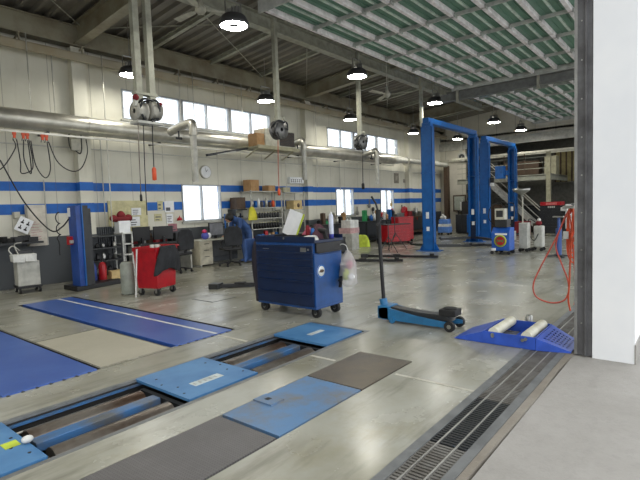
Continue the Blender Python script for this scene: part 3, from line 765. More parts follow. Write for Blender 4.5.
for i, (x, y) in enumerate(((4.58, 7.54), (4.66, 7.51))):
    t = thing('metal_mug', ('pale steel mug on the near corner of the red cart', 'pale steel mug on the red cart right of its twin')[i], 'mug', (x, y, .806))
    m = MB(); m.lathe([(.001, 0), (.035, 0), (.04, .1), (.036, .1), (.032, .01), (.001, .01)], n=16); m.build('mug_body', offwhite, t)
    m = MB(); m.tube(curve_pts([(.038, 0, .08), (.065, 0, .07), (.065, 0, .04), (.036, 0, .03)]), .005, 6); m.build('mug_handle', offwhite, t)
m = MB(); m.cyl((4.33, 7.74, .0), (4.39, 7.72, .84), .014, 8)
tag(m.build('white_rod', white), 'thin white rod leaning on the left of the red cart', 'rod')
m = MB(); m.lathe([(.001, 0), (.1, 0), (.12, .03), (.12, .55), (.08, .6)], n=18)
tag(m.build('waste_bin', mat('grey_green_plastic', (150, 156, 146), .5), loc=(4.42, 8.15, 0)), 'pale grey bin mostly hidden behind the red cart', 'bin')

# ------------------------------------------------------------------ left wall: duct, hoses, hooks
m = MB(); YD = 10.6
m.cyl((XL, YD, 3.42), (18.2, YD, 3.42), .2, 28); 
for i in range(12): m.cyl((XL+1+i*2.4, YD, 3.42), (XL+1.05+i*2.4, YD, 3.42), .207, 28)
dd = thing('exhaust_duct', 'long galvanised exhaust duct running under the upper windows', 'duct', (0, 0, 0))
m.build('duct_pipe', galv, dd)
m = MB(); m.cyl((18.2, YD, 3.42), (19.2, YD, 3.45), .2, 24, r2=.12).cyl((19.2, YD, 3.45), (XE-.4, YD, 3.45), .12, 20); m.build('reduced_pipe', offwhite, dd)
for i in range(10): MB().bb(XL+1.8+i*2.6, XL+1.84+i*2.6, YD-.02, YW-.01, 3.18, 3.22).build('wall_bracket', darkgrey, dd)
tag(MB().bb(XL, 18, 10.40, 10.44, 3.12, 3.16).build('hose_rail', galv), 'thin rail running along just below the exhaust duct', 'rail')
def exh(x, label, y=9.6, zb=2.2, start=None):
    t = thing('extraction_hose', label, 'extraction hose', (x, 0, 0))
    m = MB(); m.tube(curve_pts([(start, YD, 3.42), (start*.5, 10.1, 3.55), (0, y+.08, 3.6), (0, y, 3.5), (0, y, 3.3)], 6), .1, 16); m.build('elbow_pipe', galv, t)
    m = MB(); m.cyl((0, y, 3.3), (0, y, zb), .075, 16); m.build('drop_hose', offwhite, t)
    m = MB()
    for k in range(12): m.cyl((0, y, zb+.05+k*.09), (0, y, zb+.065+k*.09), .08, 16)
    m.build('hose_ribs', offwhite, t)
    m = MB(); m.cyl((start*.6, 10.1, 3.5), (start*.6, 10.1, 3.3), .02, 8).cyl((start*.6-.08, 10.1, 3.28), (start*.6+.08, 10.1, 3.28), .03, 8); m.build('clamp', darkgrey, t)
exh(7.1, 'galvanised extraction arm dropping a pale hose in front of the bright lower window', 9.6, 2.18, -.1)
exh(11.5, 'galvanised extraction arm right of the box shelf on the duct', 9.9, 2.35, -.1)
exh(15.9, 'galvanised extraction arm furthest along the duct under the second upper windows', 9.95, 2.3, -.25)
# festoon hooks and hoses
HK = [14, 23, 27, 42, 46]; hx = [sy(p, 133, 10.42)[0] for p in HK]
for i, x in enumerate(hx):
    t = thing('orange_hook', 'orange cable hook hanging from the rail under the duct, %s' % ['leftmost in the photo', 'second from the left', 'third from the left', 'fourth from the left', 'rightmost of the five'][i], 'hook', (x, 10.42, 3.12), 0, 'orange cable hooks')
    m = MB(); m.bb(-.03, .03, -.02, .02, -.05, .0).bb(-.02, .02, -.015, .015, -.11, -.05); m.build('trolley', orange, t)
    m = MB(); m.tube(curve_pts([(-.03, 0, -.16), (-.02, 0, -.11), (.02, 0, -.11), (.03, 0, -.16)]), .006, 6); m.build('clip', darkgrey, t)
def hose(name, pts, r, m_, label, cat='hose'):
    return tag(MB().tube(curve_pts(pts), r, 8, cap=True).build(name, m_), label, cat)
zk = 2.98
def loop(a, b, zmin, sway=0):
    return [(a, 10.4, zk), (a-.01, 10.38, (zk+zmin)/2), ((a+b)/2+sway, 10.37, zmin), (b+.01, 10.38, (zk+zmin)/2), (b, 10.4, zk)]
hose('cable_loop', [(2.9, 10.4, 2.6), (3.2, 10.38, 2.37)]+loop(hx[0]-.03, hx[0]-.03, 2.6)[3:], .011, black, 'black cable hanging left of the first orange hook', 'cable')
hose('cable_loop', [(hx[0]+.03, 10.4, zk), (hx[0]+.06, 10.38, 2.55), (hx[1]-.1, 10.37, 2.33), (hx[2]+.02, 10.38, 2.4), (hx[2]+.05, 10.38, 2.6), (hx[2]+.02, 10.4, zk)], .011, black, 'black cable loop between the first and third orange hooks', 'cable')
hose('cable_loop', [(hx[1]-.02, 10.36, zk), (hx[1]-.04, 10.35, 2.6), (hx[1]+.06, 10.35, 2.32), (hx[2]-.0, 10.35, 2.6), (hx[2]-.02, 10.36, zk)], .011, black, 'narrow black cable loop below the middle orange hooks', 'cable')
hose('cable_loop', [(hx[2]+.05, 10.4, zk), (hx[2]+.1, 10.38, 2.5), ((hx[2]+hx[4])/2+.08, 10.37, 2.25), (hx[4]+.02, 10.38, 2.45), (hx[4], 10.4, zk)], .011, black, 'black cable loop between the third and rightmost orange hooks', 'cable')
hose('cable_loop', [(hx[4]+.03, 10.4, zk), (4.3, 10.45, 2.6), (4.58, 10.5, 2.42), (4.85, 10.6, 2.5), (5.05, 10.7, 2.85), (5.05, 10.72, 3.15)], .011, black, 'wide black cable loop reaching to the grey wall pillar', 'cable')
a = sy(0, 160, 10.4); b = sy(25, 203, 10.2); c = sy(50, 230, 9.9); d = sy(70, 217, 9.7)
hose('air_hose', [(a[0], 10.4, a[1]), (b[0], 10.2, b[1]), (c[0], 9.9, c[1]), (sy(62, 227, 9.8)[0], 9.8, sy(62, 227, 9.8)[1]), (d[0], 9.7, d[1])], .014, black, 'long black hose sagging from upper left to the blue lifting post')
# small box on the pillar, wall conduits
x0, x1, z0, z1 = rect(69, 78, 139, 151, 10.85)
t = thing('junction_box', 'grey junction box on the wall pillar just below the duct', 'junction box', (x0, 10.85, z0))
m = MB(); m.bb(0, x1-x0, -.1, 0, 0, z1-z0).bb(.03, .12, .0, .06, .02, .1); m.build('box_body', cream, t)
m = MB(); m.tube(curve_pts([(.02, -.05, -.0), (-.02, -.05, .1), (-.02, -.05, .33), (.1, -.03, .4)]), .012, 6).tube(curve_pts([(.1, -.05, -.0), (.2, -.05, -.06), (.24, -.05, .1), (.24, -.05, .35)]), .012, 6); m.build('box_cable', black, t)
cond = [(19, 0, 116, 'far left'), (45, 60, 118, ''), (46, 180, 245, ''), (92, 135, 228, ''), (98, 60, 228, ''), (103, 140, 228, ''), (215, 60, 140, ''), (232, 60, 140, ''), (183, 50, 120, ''), (170, 60, 125, ''), (307, 95, 188, ''), (340, 160, 200, ''), (286, 160, 190, '')]
desc = ['beside the left edge of the photo', 'above the duct over the hooks', 'white, crossing the stripes at the hooks', 'dark, right of the wall pillar', 'tall, right of the pillar passing the duct', 'pale, ending at the pale notice board', 'crossing the middle of the first upper window', 'crossing the wide mullion of the upper window', 'crossing near the window start', 'thin, by the twin square pipes', 'between the two upper windows', 'left of the second lower window', 'near the second extraction arm']
for (px, ya, yb, _), dsc in zip(cond, desc):
    yy = 11.04 if ya > 55 or True else 11
    p = sy(px, (ya+yb)/2, yy)[0]; za = sy(px, ya, yy)[1]; zb_ = sy(px, yb, yy)[1]
    yy2 = yy if za < 4.8 else 10.62
    tag(MB().cyl((p, yy2, max(zb_, 0.3)), (p, yy2, min(za, 5.15)), .012, 6).build('wall_conduit', offwhite if 'pale' in dsc or 'white' in dsc else galv), 'thin vertical conduit on the left wall, '+dsc, 'conduit', 'vertical conduits on the left wall')
# clock
cxx, czz = sy(205.5, 172, YW-.03)
t = thing('wall_clock', 'round white wall clock with a silver rim above the lower window', 'clock', (cxx, YW, czz))
m = MB(); m.lathe([(.001, -.055), (.17, -.055), (.185, -.06), (.19, -.03), (.19, -.002), (.001, -.002)], n=32, axis='Y'); m.build('clock_case', galv, t)
m = MB(); m.lathe([(.001, -.057), (.168, -.057)], n=32, axis='Y'); m.build('dial', paper, t)
m = MB(); m.bar((0, -.06, 0), (.06, -.06, .07), .003, .01).bar((0, -.061, 0), (-.03, -.061, .12), .003, .008); m.build('hands', black, t)
# wall emblem and faint letters near the corner
x0, z0 = sy(394, 184, YW-.01); x1, z1 = sy(403, 175, YW-.01)
t = thing('wall_lettering', 'faint grey square emblem and letters high on the wall near the far corner', 'sign', (sy(394, 181, YW)[0], YW-.003, sy(394, 181, YW)[1]))
m = MB(); m.bb(0, .42, -.01, 0, -.1, .36); m.bb(.1, .32, -.014, -.01, .02, .24, 1); m.build('emblem', [mat('faint_grey', (138, 132, 120), .7), mat('faint_pale', (170, 165, 150), .7)], t)
m = MB()
for k in range(5): m.bb(.85+k*.17, .97+k*.17, -.01, 0, -.06, .1); 
for k in range(5): m.bb(.89+k*.17, .93+k*.17, -.012, -.01, -.02, .06, 1)
m.build('letters', [MATS['faint_grey'], MATS['faint_pale']], t)

# ------------------------------------------------------------------ hose reels on drop pipes
def reel(x, label, twin=False, zc=3.12, y=7.05):
    t = thing('hose_reel', label, 'hose reel', (x, y, zc))
    m = MB()
    if twin:
        m.bb(-.17, -.07, -.05, .05, -.05, 2.4).bb(.06, .16, -.05, .05, -.05, 2.4).bb(-.2, .2, -.06, .06, .25, .29)
    else: m.bb(-.045, .045, -.045, .045, .05, 2.3)
    m.build('drop_pipe', beam_light, t)
    rnd = random.Random(int(x*7))
    cs = ((-.13, -.02), (.12, .02)) if twin else ((0, 0),)
    for k, (dx, dz) in enumerate(cs):
        m = MB(); r = .15 if twin else .2
        m.lathe([(.04, -.09), (r, -.09), (r, -.075), (r*.75, -.07), (r*.8, 0), (r*.75, .07), (r, .075), (r, .09), (.04, .09)], (dx, -.02, dz), 22, axis='Y' if not twin else 'X'); m.build('reel_drum', mat('reel_grey', (116, 116, 114), .4, .5) if not twin else mat('reel_pale', (176, 174, 164), .5), t)
    m = MB()
    for k in range(5):
        a = k*1.2; m.tube(curve_pts([(.17*math.cos(a), -.12, .17*math.sin(a)), (.2*math.cos(a+1), -.13+.02*k, .2*math.sin(a+1)), (.15*math.cos(a+2), .08, .15*math.sin(a+2)), (.18*math.cos(a+3.2), -.1, .18*math.sin(a+3.2))]), .018, 6)
    m.build('coiled_hose', darkgrey, t)
    if twin:
        m = MB(); m.bb(-.22, .22, -.12, .12, -.21, -.17).box((-.24, -.1, .1), (.06, .06, .12), rz=.2); m.build('drip_plate', offwhite, t)
        MB().ball((-.24, -.12, .17), .05).build('red_fitting', darkred, t); MB().ball((.2, -.1, .12), .04).build('red_fitting', darkred, t)
    else:
        m = MB(); m.bar((-.1, 0, .2), (.15, -.05, .28), .03, .03).bar((.15, -.05, .3), (.17, -.05, .14), .03, .03); m.build('bracket', beam_light, t)
    return t
reel(4.32, 'pair of pale hose reels on twin square pipes near the top left', True, 3.1)
reel(7.38, 'round grey hose reel on a square pipe in front of the box shelf')
reel(10.45, 'round grey hose reel on a square pipe before the second upper windows')
tag(MB().bb(13.88, 13.97, 6.98, 7.07, 3.9, 5.4).build('drop_pipe', beam_light), 'short square pipe hanging just behind the nearer blue lift top', 'pipe')
def dz(px, py, X): return sx(px, py, X)
def drop(px0, py0, px1, py1, X, r, m_, label, end=None, cat='hose', endm_=None):
    a = sx(px0, py0, X); b = sx(px1, py1, X)
    t = thing('drop_hose', label, cat, (X, 0, 0))
    MB().tube([(0, a[0], a[1]), (.0, (a[0]+b[0])/2+.01, (a[1]+b[1])/2), (0, b[0], b[1])], r, 6).build('hose_line', m_, t)
    if end: MB().lathe([(.001, .0), (end[0], .01), (end[0], end[1]), (.012, end[1]+.03)], (0, b[0], b[1]-end[1]), 10).build('hose_end', endm_ or black, t)
drop(138, 116, 141, 196, 4.15, .008, rust, 'thin brown hose hanging left below the twin reels', (.02, .09))
drop(143, 116, 147, 215, 4.3, .008, black, 'thin black hose hanging in the middle below the twin reels')
drop(152, 112, 154, 169, 4.42, .009, black, 'hose with an orange handle below the twin reels', (.035, .19), endm_=orange)
drop(278, 140, 279, 190, 7.38, .011, mat('faded_red_hose', (176, 104, 84), .6), 'faded red hose hanging below the middle reel', (.03, .12), endm_=orange)
drop(363, 146, 363, 184, 10.45, .01, black, 'black hose hanging below the third hose reel', (.04, .14))

# ------------------------------------------------------------------ shelf on the duct with unit and box
x0, _ = sy(252, 147, 10.2)
t = thing('duct_platform', 'cream steel platform standing out in front of the duct', 'platform', (9.35, 10.0, 3.22))
m = MB(); m.bb(0, 1.75, -.25, .35, 0, .03).bb(0, 1.75, -.28, -.25, -.04, .06); m.build('deck_plate', tan, t)
m = MB()
for x in (.1, .85, 1.6): m.bar((x, .35, -.25), (x, -.2, 0), .03, .03)
m.build('support_arm', tan, t)
t = thing('heater_unit', 'cream boxed heater unit with a dark grille up on the platform', 'unit heater', (9.72, 9.98, 3.281))
m = MB(); m.bb(0, 1.25, -.18, .3, 0, .5); m.build('unit_case', cream, t, bevel=.01)
m = MB(); m.bb(.58, 1.22, -.2, -.18, .04, .46, 0)
for k in range(9): m.bb(.6, 1.2, -.21, -.2, .06+k*.045, .075+k*.045, 1)
m.build('grille', [darkgrey, brown], t)
tag(MB().bb(0, .3, -.2, .15, 0, .36).build('cardboard_box', wood, loc=(9.38, 10.0, 3.252), bevel=.004), 'brown cardboard box up on the platform left of the heater', 'box')
a = sy(207, 156, 10.0); b = sy(247, 148.5, 10.2)
t = thing('light_rail', 'thin slanting rail with a tube lamp above the wall clock', 'rail', (0, 0, 0))
MB().bar((a[0], 10.0, a[1]+.02), (b[0], 10.2, b[1]), .08, .06).build('rail_body', darkgrey, t)
MB().bar((a[0]+.3, 9.97, a[1]+.05), (a[0]+1.0, 10.03, a[1]+.19), .05, .03).build('tube', offwhite, t)

# ------------------------------------------------------------------ left wall foot: cart, post, benches
t = thing('charging_cart', 'pale grey wheeled cart at the left wall with two white trays', 'cart', (3.33, 10.2, 0), R(-8))
m = MB(); m.bb(0, .38, 0, .36, .14, .62); m.build('cart_cabinet', offwhite, t, bevel=.012)
for s_ in (0, 1):
    m = MB(); x = -.07+.2*s_; m.prism([(x, .62), (x+.19, .6), (x+.2, .76), (x-.01, .76)], -.08, .2, 'Y'); m.build('white_tray', white, t, bevel=.01)
m = MB(); m.bb(-.02, .4, -.02, .38, .1, .14); m.build('cart_base', black, t)
for px, py in ((.02, .03), (.36, .03), (.02, .33), (.36, .33)):
    m = MB(); m.cyl((px-.02, py, .06), (px+.02, py, .06), .06, 16); w = m.build('cart_wheel', rubber, t)
    m = MB(); m.cyl((px-.023, py, .06), (px+.023, py, .06), .03, 10); m.build('wheel_hub', offwhite, w)
m = MB(); m.tube(curve_pts([(-.02, .1, .72), (-.1, .1, .85), (-.02, .15, .92), (.1, .2, .82)]), .012, 6).tube(curve_pts([(.05, .1, .76), (.0, .1, .95), (.12, .1, .98)]), .01, 6); m.build('cart_cable', offwhite, t)
m = MB(); m.bb(.02, .3, .1, .3, .76, .82); m.build('control_box', darkgrey, t)
t = thing('wall_shelf', 'dark cluttered ledge on the left wall above the grey cart', 'shelf', (2.9, 10.85, .93))
m = MB(); m.bb(0, 1.1, -.2, .24, .0, .04); m.build('shelf_board', darkgrey, t)
m = MB()
for k in range(7): m.box((.1+k*.14, -.03, .08+.02*(k % 3)), (.12, .2, .1), rz=.3*k)
m.build('parts_heap', black, t)
x0, x1, z0, z1 = rect(27, 48, 205, 245, 10.9)
t = thing('notice_board', 'tall pale panel covered in faint red writing left of the blue post', 'board', (x0, 10.95, z0))
m = MB(); m.bb(0, x1-x0, -.05, .1, 0, z1-z0); m.build('panel_board', mat('pale_panel', (206, 200, 188), .6), t)
m = MB(); rnd = random.Random(5)
for k in range(9): m.bar((.04, -.052, .06+k*.055), (.06+rnd.uniform(.08, .2), -.052, .07+k*.055+rnd.uniform(-.02, .02)), .003, .007)
m.build('writing', mat('faint_red_ink', (176, 96, 110), .7), t)
t = thing('tilted_notice', 'tilted white sheet with dark symbols on the left wall by the stripe end', 'notice', (sy(13, 229, 10.95)[0], 10.9, sy(13, 229, 10.95)[1]))
Mt = Matrix.Rotation(R(28), 4, 'Y')
m = MB(); m.bb(0, .27, -.01, 0, 0, .3, M=Mt); m.build('sheet', paper, t)
m = MB()
for k, (a_, b_) in enumerate(((.05, .05), (.05, .17), (.16, .05), (.16, .17))): m.bb(a_, a_+.06, -.014, -.01, b_, b_+.03, M=Mt).bb(a_+.02, a_+.04, -.014, -.01, b_, b_+.08, M=Mt)
m.build('symbols', black, t)
x0, x1, z0, z1 = rect(13, 19, 212, 218, 11.05)
tag(MB().bb(x0, x1, 10.98, YW-.002, z0, z1).build('wall_socket', cream), 'small cream socket box above the tilted notice', 'socket')
# blue lifting post with dark base arm
t = thing('lifting_post', 'tall blue lifting post with a dark mast and low black base arm', 'post lift', (4.1, 9.42, 0))
m = MB(); m.bb(0.04, .16, .0, .34, .04, 1.66); m.build('blue_plate', mat('post_blue', (30, 72, 150), .4), t, bevel=.01)
m = MB(); m.bb(.16, .27, -.02, .12, .09, 1.66).bb(.27, .34, .02, .14, .09, 1.6); m.build('dark_mast', darkgrey, t, bevel=.005)
m = MB(); m.bb(.14, .16, -.03, .0, .09, 1.66); m.build('edge_strip', liftblue, t)
m = MB(); m.prism([(-.05, -.05), (1.0, .2), (1.02, .4), (.4, .55), (-.05, .55)], .0, .09, 'Z'); m.build('base_arm', black, t, bevel=.01)
m = MB(); m.box((.01, .26, .98), (.06, .14, .16)); m.build('red_switch_box', red, t)
m = MB(); m.box((-.0, .16, .96), (.06, .06, .06)); m.build('grey_button', offwhite, t)
m = MB(); m.bb(.03, .04, .23, .33, 1.45, 1.62); m.build('label_sheet', paper, t)
hose('coiled_cable', [(sy(57, 210, 10.6)[0]+.04*math.cos(k*.8)*(1 if k < 20 else .2), 10.6, 1.55-k*.03+.04*math.sin(k*.8)) for k in range(30)], .012, black, 'black coiled cable dangling on the wall left of the blue post', 'cable')
# dark rack of parts
def rack_shelf(name, label, loc, w, d, h, levels, m_, cat='shelf'):
    t = thing(name, label, cat, loc)
    for x in (0, w-.03):
        for y in (0, d-.03):
            MB().bb(x, x+.03, y, y+.03, 0, h).build('post', m_, t)
    for z in levels: MB().bb(0, w, 0, d, z, z+.025).build('shelf_board', m_, t)
    return t
rack_shelf('parts_rack', 'dark rack full of black parts between the blue post and the white shelf', (4.75, 10.45, 0), .85, .45, 1.0, (.1, .42, .7, .97), darkgrey)
rnd = random.Random(21)
for lv, z in enumerate((.125, .445, .725)):
    for k in range(6):
        m = MB(); w = rnd.uniform(.07, .12); h = rnd.uniform(.1, .2)
        m.lathe([(.001, 0), (w*.45, 0), (w*.5, h*.4), (w*.35, h*.8), (w*.2, h), (.001, h)], n=10); m.box((0, -w*.3, h*.4), (w*.7, w*.4, h*.5), rz=rnd.uniform(-.5, .5))
        tag(m.build('machine_part', rnd.choice([darkgrey, steel, galv, black]), loc=(4.84+k*.133, 10.66, z)), 'dark machine part stored on the dark rack left of the white shelf', 'machine part', 'machine parts on the dark rack')
m = MB(); x0, x1, z0, z1 = rect(84, 118, 228, 245, 10.95)
for k in range(15): m.bb(x0+k*(x1-x0)/15, x0+(k+.6)*(x1-x0)/15, 10.93, 10.96, z0, z1)
m.bb(x0, x1, 10.96, 10.99, z0, z1)
tag(m.build('ribbed_panel', slate), 'dark grey ribbed panel on the wall above the parts rack', 'panel')
t = thing('fire_extinguisher', 'red fire extinguisher standing before the dark parts rack', 'fire extinguisher', (5.02, 10.3, 0))
m = MB(); m.lathe([(.001, 0), (.075, 0), (.08, .02), (.08, .34), (.06, .4), (.025, .43)], n=18); m.build('cylinder', red, t)
m = MB(); m.cyl((0, 0, .42), (0, 0, .5), .02, 10).bar((-.05, 0, .5), (.05, 0, .5), .03, .015); m.build('valve', black, t)
m = MB(); m.tube(curve_pts([(.02, 0, .46), (.1, 0, .42), (.11, -.01, .25), (.1, -.01, .12)]), .012, 6); m.build('hose', black, t)
m = MB(); m.lathe([(.001, 0), (.07, 0), (.07, .34), (.03, .44), (.02, .5), (.001, .5)], n=16)
tag(m.build('gas_bottle', mat('bottle_blue', (52, 76, 150), .4), loc=(4.77, 10.2, .0)), 'blue gas bottle standing right of the blue lifting post', 'gas bottle')
m = MB(); m.bb(0, .34, 0, .25, 0, .18).bb(-.02, .36, -.01, .12, .18, .19)
tag(m.build('cardboard_box', woodlight, loc=(5.18, 10.22, .02)), 'pale cardboard box on the floor before the dark rack', 'box')
tag(MB().bb(0, .4, 0, .3, 0, .019).build('white_mat', white, loc=(5.15, 10.14, 0)), 'thin white board under the pale cardboard box', 'board')
t = rack_shelf('white_shelf', 'small white wire shelf left of the black monitors', (5.63, 10.5, 0), .26, .38, 1.05, (.12, .5, .75, 1.0), white)
# boards and papers on the wall
wall_sheet('notice_board', (107, 148, 201, 231), boardm, 'large pale yellow board on the wall behind the red cap and cart', 'board', ink=0, th=.03)
wall_sheet('drawing_sheet', (131, 141, 208, 215), paper, 'white sheet pinned high on the pale yellow board', 'paper', Y=YW-.034, ink=3)
wall_sheet('drawing_sheet', (129, 140, 217, 226), paper, 'white sheet pinned low on the pale yellow board', 'paper', Y=YW-.034, ink=3)
wall_sheet('photo_notice', (157, 163, 201, 210), boardm, 'small framed notice right of the yellow board in the stripe gap', 'notice', ink=2)
wall_sheet('white_notice', (164, 174, 201, 212), paper, 'white notice in the blue stripe left of the bright window', 'notice', ink=1)
wall_sheet('photo_notice', (154, 162, 214, 221), boardm, 'small notice below the framed one right of the yellow board', 'notice', ink=2)
wall_sheet('wall_calendar', (166, 173, 214, 223), paper, 'small white calendar below the white notice by the window', 'calendar', ink=4)
wall_sheet('product_poster', (168, 177, 224, 231), mat('poster_tint', (176, 120, 128), .7), 'small coloured poster under the calendar by the window', 'poster', ink=2)
t = thing('red_cap_heap', 'dark red cloth caps on a white box at the yellow board', 'caps', (5.5, 10.72, 1.31))
m = MB(); m.ball((.07, 0, .06), .1, sc=(1, .7, .8)).ball((.25, 0, .1), .12, sc=(.9, .7, 1.1)).ball((.43, 0, .06), .1, sc=(1, .7, .9)).ball((.25, -.02, .03), .2, sc=(1.3, .5, .35)); m.build('cap_cloth', darkred, t)
tag(MB().bb(0, .28, 0, .22, 0, .28).build('white_carton', paper, loc=(5.62, 10.6, 1.027), bevel=.004), 'white carton on the white shelf under the red caps', 'carton')

# ------------------------------------------------------------------ desks
def desk(label, loc, w, d, h, m_, ped=None):
    t = thing('office_desk', label, 'desk', loc)
    MB().bb(0, w, 0, d, h-.03, h).build('desk_top', m_, t, bevel=.005)
    for x in (.03, w-.07):
        MB().bb(x, x+.04, .05, d-.05, 0, h-.03).build('leg', offwhite, t)
    MB().bb(.05, w-.05, d-.05, d-.03, .15, h-.03).build('modesty_panel', darkgrey, t)
    if ped is not None:
        p = MB().bb(ped, ped+.42, .03, d-.08, .04, h-.03).build('drawer_pedestal', mat('pedestal_cream', (198, 192, 172), .5), t, bevel=.005)
        for i, (z0, z1) in enumerate(((.06, .3), (.31, .47), (.48, .64))):
            q = MB().bb(ped+.015, ped+.405, .012, .03, z0, z1).build('drawer', MATS['pedestal_cream'], t)
            MB().bb(ped+.13, ped+.29, .0, .012, z1-.05, z1-.035).build('drawer_handle', darkgrey, q)
    return t
desk('cream office desk with a drawer pedestal under the bright window', (7.65, 10.3, 0), 1.9, .7, .7, MATS.get('cream_paint'), .0)
desk('dark topped desk carrying black monitors left of the office chair', (6.0, 10.45, 0), 1.55, .6, .72, darkgrey)
def monitor(label, x, y, z, w, h, rz, m_=screen):
    t = thing('computer_monitor', label, 'monitor', (x, y, z), rz)
    MB().bb(-w/2, w/2, -.02, .02, .08, .08+h).build('monitor_case', black, t, bevel=.004)
    MB().bb(-w/2+.015, w/2-.015, -.022, -.02, .095, .065+h).build('screen', m_, t)
    s_ = MB(); s_.bb(-.03, .03, .0, .05, .01, .15).bb(-.12, .12, -.08, .08, 0, .012); s_.build('monitor_stand', black, t)
x, z = sy(217, 230, 10.65)
monitor('grey lit monitor on the cream desk by the bent person', 8.47, 10.65, .7, .56, .36, .15, mat('grey_screen', (138, 140, 146), .3))
monitor('black monitor back behind the red cart, left one', 6.22, 10.68, .72, .5, .34, PI+.15, black)
monitor('dark grey monitor behind the red cart, right one', 6.78, 10.62, .72, .52, .33, PI-.1, mat('case_grey', (88, 86, 90), .5))
t = thing('red_bag', 'pink and purple bag on the cream desk left of the monitor', 'bag', (7.98, 10.5, .7))
m = MB(); m.ball((0, 0, .1), .12, sc=(1, .7, .85)); m.build('bag_body', purple, t)
m = MB(); m.ball((-.02, 0, .22), .07, sc=(1, .8, .8)); m.build('bag_top', mat('hot_pink', (200, 50, 96), .6), t)
m = MB(); m.ball((.1, -.02, .1), .08, sc=(1, .6, 1)); m.build('white_flap', paper, t)
tag(MB().lathe([(.001, 0), (.08, 0), (.06, .06), (.012, .1), (.012, .13), (.001, .13)], n=14).build('hand_bell', red, loc=(7.55, YW-.1, 1.24)), 'small red object on the sill at the left of the bright window', 'ornament')
tag(MB().bb(0, .34, 0, .22, 0, .02).bb(.02, .3, .02, .2, .02, .035).build('paper_stack', paper, loc=(8.9, 10.38, .7)), 'low stack of papers at the edge of the cream desk', 'papers')
def chair(label, x, y, rz):
    t = thing('office_chair', label, 'chair', (x, y, 0), rz)
    MB().bb(-.24, .24, -.23, .23, .42, .5).build('seat', black, t, bevel=.03)
    m = MB(); m.prism([(-.23, .55), (.23, .55), (.25, .8), (.2, 1.0), (.1, 1.05), (-.1, 1.05), (-.2, 1.0), (-.25, .8)], -.29, -.22, 'Y'); m.build('backrest', darkcloth, t, bevel=.02)
    m = MB(); m.bar((0, -.26, .6), (0, -.2, .42), .06, .02); m.cyl((0, 0, .1), (0, 0, .43), .03, 12); m.build('column', black, t)
    for k in range(5):
        a = k*2*PI/5+.3; q = MB().bar((0, 0, .12), (.3*math.cos(a), .3*math.sin(a), .07), .04, .03).build('base_leg', black, t)
        MB().cyl((.29*math.cos(a)-.02, .29*math.sin(a), .03), (.29*math.cos(a)+.02, .29*math.sin(a), .03), .03, 12).build('caster', rubber, q)
    for s_ in (-1, 1): MB().bar((s_*.27, -.15, .68), (s_*.27, .12, .68), .05, .03).bar((s_*.27, -.02, .68), (s_*.22, -.02, .46), .03, .03).build('armrest', black, t)
    return t
chair('black high backed office chair right of the red cart', 6.75, 9.95, .15)
chair('black office chair pulled out beside the person in blue', 8.2, 9.75, -.35)

# ------------------------------------------------------------------ person
def skin_body(name, joints, edges, m_, parent=None, sub=2, root=0):
    me = bpy.data.meshes.new(name); me.from_pydata([j[:3] for j in joints], edges, [])
    me.materials.append(m_)
    o = bpy.data.objects.new(name, me); COL.objects.link(o)
    o.modifiers.new('skin', 'SKIN'); 
    if not me.skin_vertices: 
        bm = bmesh.new(); bm.from_mesh(me); bm.verts.layers.skin.verify(); bm.to_mesh(me); bm.free()
    for i, j in enumerate(joints):
        r = j[3]; me.skin_vertices[0].data[i].radius = r if isinstance(r, tuple) else (r, r)
        me.skin_vertices[0].data[i].use_root = (i == root)
    o.modifiers['skin'].use_smooth_shade = True
    s = o.modifiers.new('sub', 'SUBSURF'); s.levels = sub; s.render_levels = sub
    if parent is not None: o.parent = parent
    return o
# person in blue bends forward over the desk (faces -x): local x forward
P0 = thing('person', 'person in blue coveralls with short black hair bending over the cream desk', 'person', (8.98, 9.98, 0), PI-.15)
J = [(-.08, 0, .90, (.15, .13)),      # 0 pelvis
     (.03, 0, 1.02, (.15, .12)), (.16, 0, 1.13, (.17, .12)), (.29, 0, 1.20, (.17, .11)), (.38, 0, 1.235, (.07, .07)), (.44, 0, 1.25, (.055, .055)),
     (-.06, .1, .84, .1), (.0, .12, .48, .075), (-.07, .13, .1, .055), (-.0, .13, .05, .045), (.1, .14, .04, .04),
     (-.06, -.1, .84, .1), (.02, -.12, .48, .075), (-.03, -.13, .1, .055), (.05, -.13, .05, .045), (.15, -.14, .04, .04),
     (.29, .19, 1.19, .07), (.36, .23, .95, .052), (.52, .17, .79, .04),
     (.29, -.19, 1.19, .07), (.37, -.23, .95, .052), (.54, -.16, .79, .04)]
Ed = [(0,1),(1,2),(2,3),(3,4),(4,5),(0,6),(6,7),(7,8),(8,9),(9,10),(0,11),(11,12),(12,13),(13,14),(14,15),(3,16),(16,17),(17,18),(3,19),(19,20),(20,21)]
skin_body('coveralls', J, Ed, bluecloth, P0)
m = MB(); m.ball((.53, 0, 1.25), .095, sc=(1.1, .85, 1.2)); m.ball((.63, 0, 1.22), .018, sc=(1.2, .8, 1.2)).ball((.53, .085, 1.24), .022, sc=(1, .4, 1.3)).ball((.53, -.085, 1.24), .022, sc=(1, .4, 1.3))
for s_ in (-1, 1):
    h_ = (.57, s_*.16, .775); m.ball(h_, .04, sc=(1.2, 1, .5))
    for k in range(4): m.tube([(h_[0]+.03, h_[1]-.025+k*.017, .775), (h_[0]+.075-(.008*abs(k-1.5)), h_[1]-.028+k*.019, .77), (h_[0]+.11-(.01*abs(k-1.5)), h_[1]-.03+k*.02, .755)], [.009, .008, .006], 6)
    m.tube([(h_[0], h_[1]-s_*.03, .775), (h_[0]+.04, h_[1]-s_*.055, .765), (h_[0]+.065, h_[1]-s_*.05, .755)], [.011, .01, .007], 6)
m.build('head_and_hands', skin, P0)
m = MB(); m.ball((.515, 0, 1.275), .115, sc=(1.1, .95, 1.05)); m.build('hair', hair, P0)
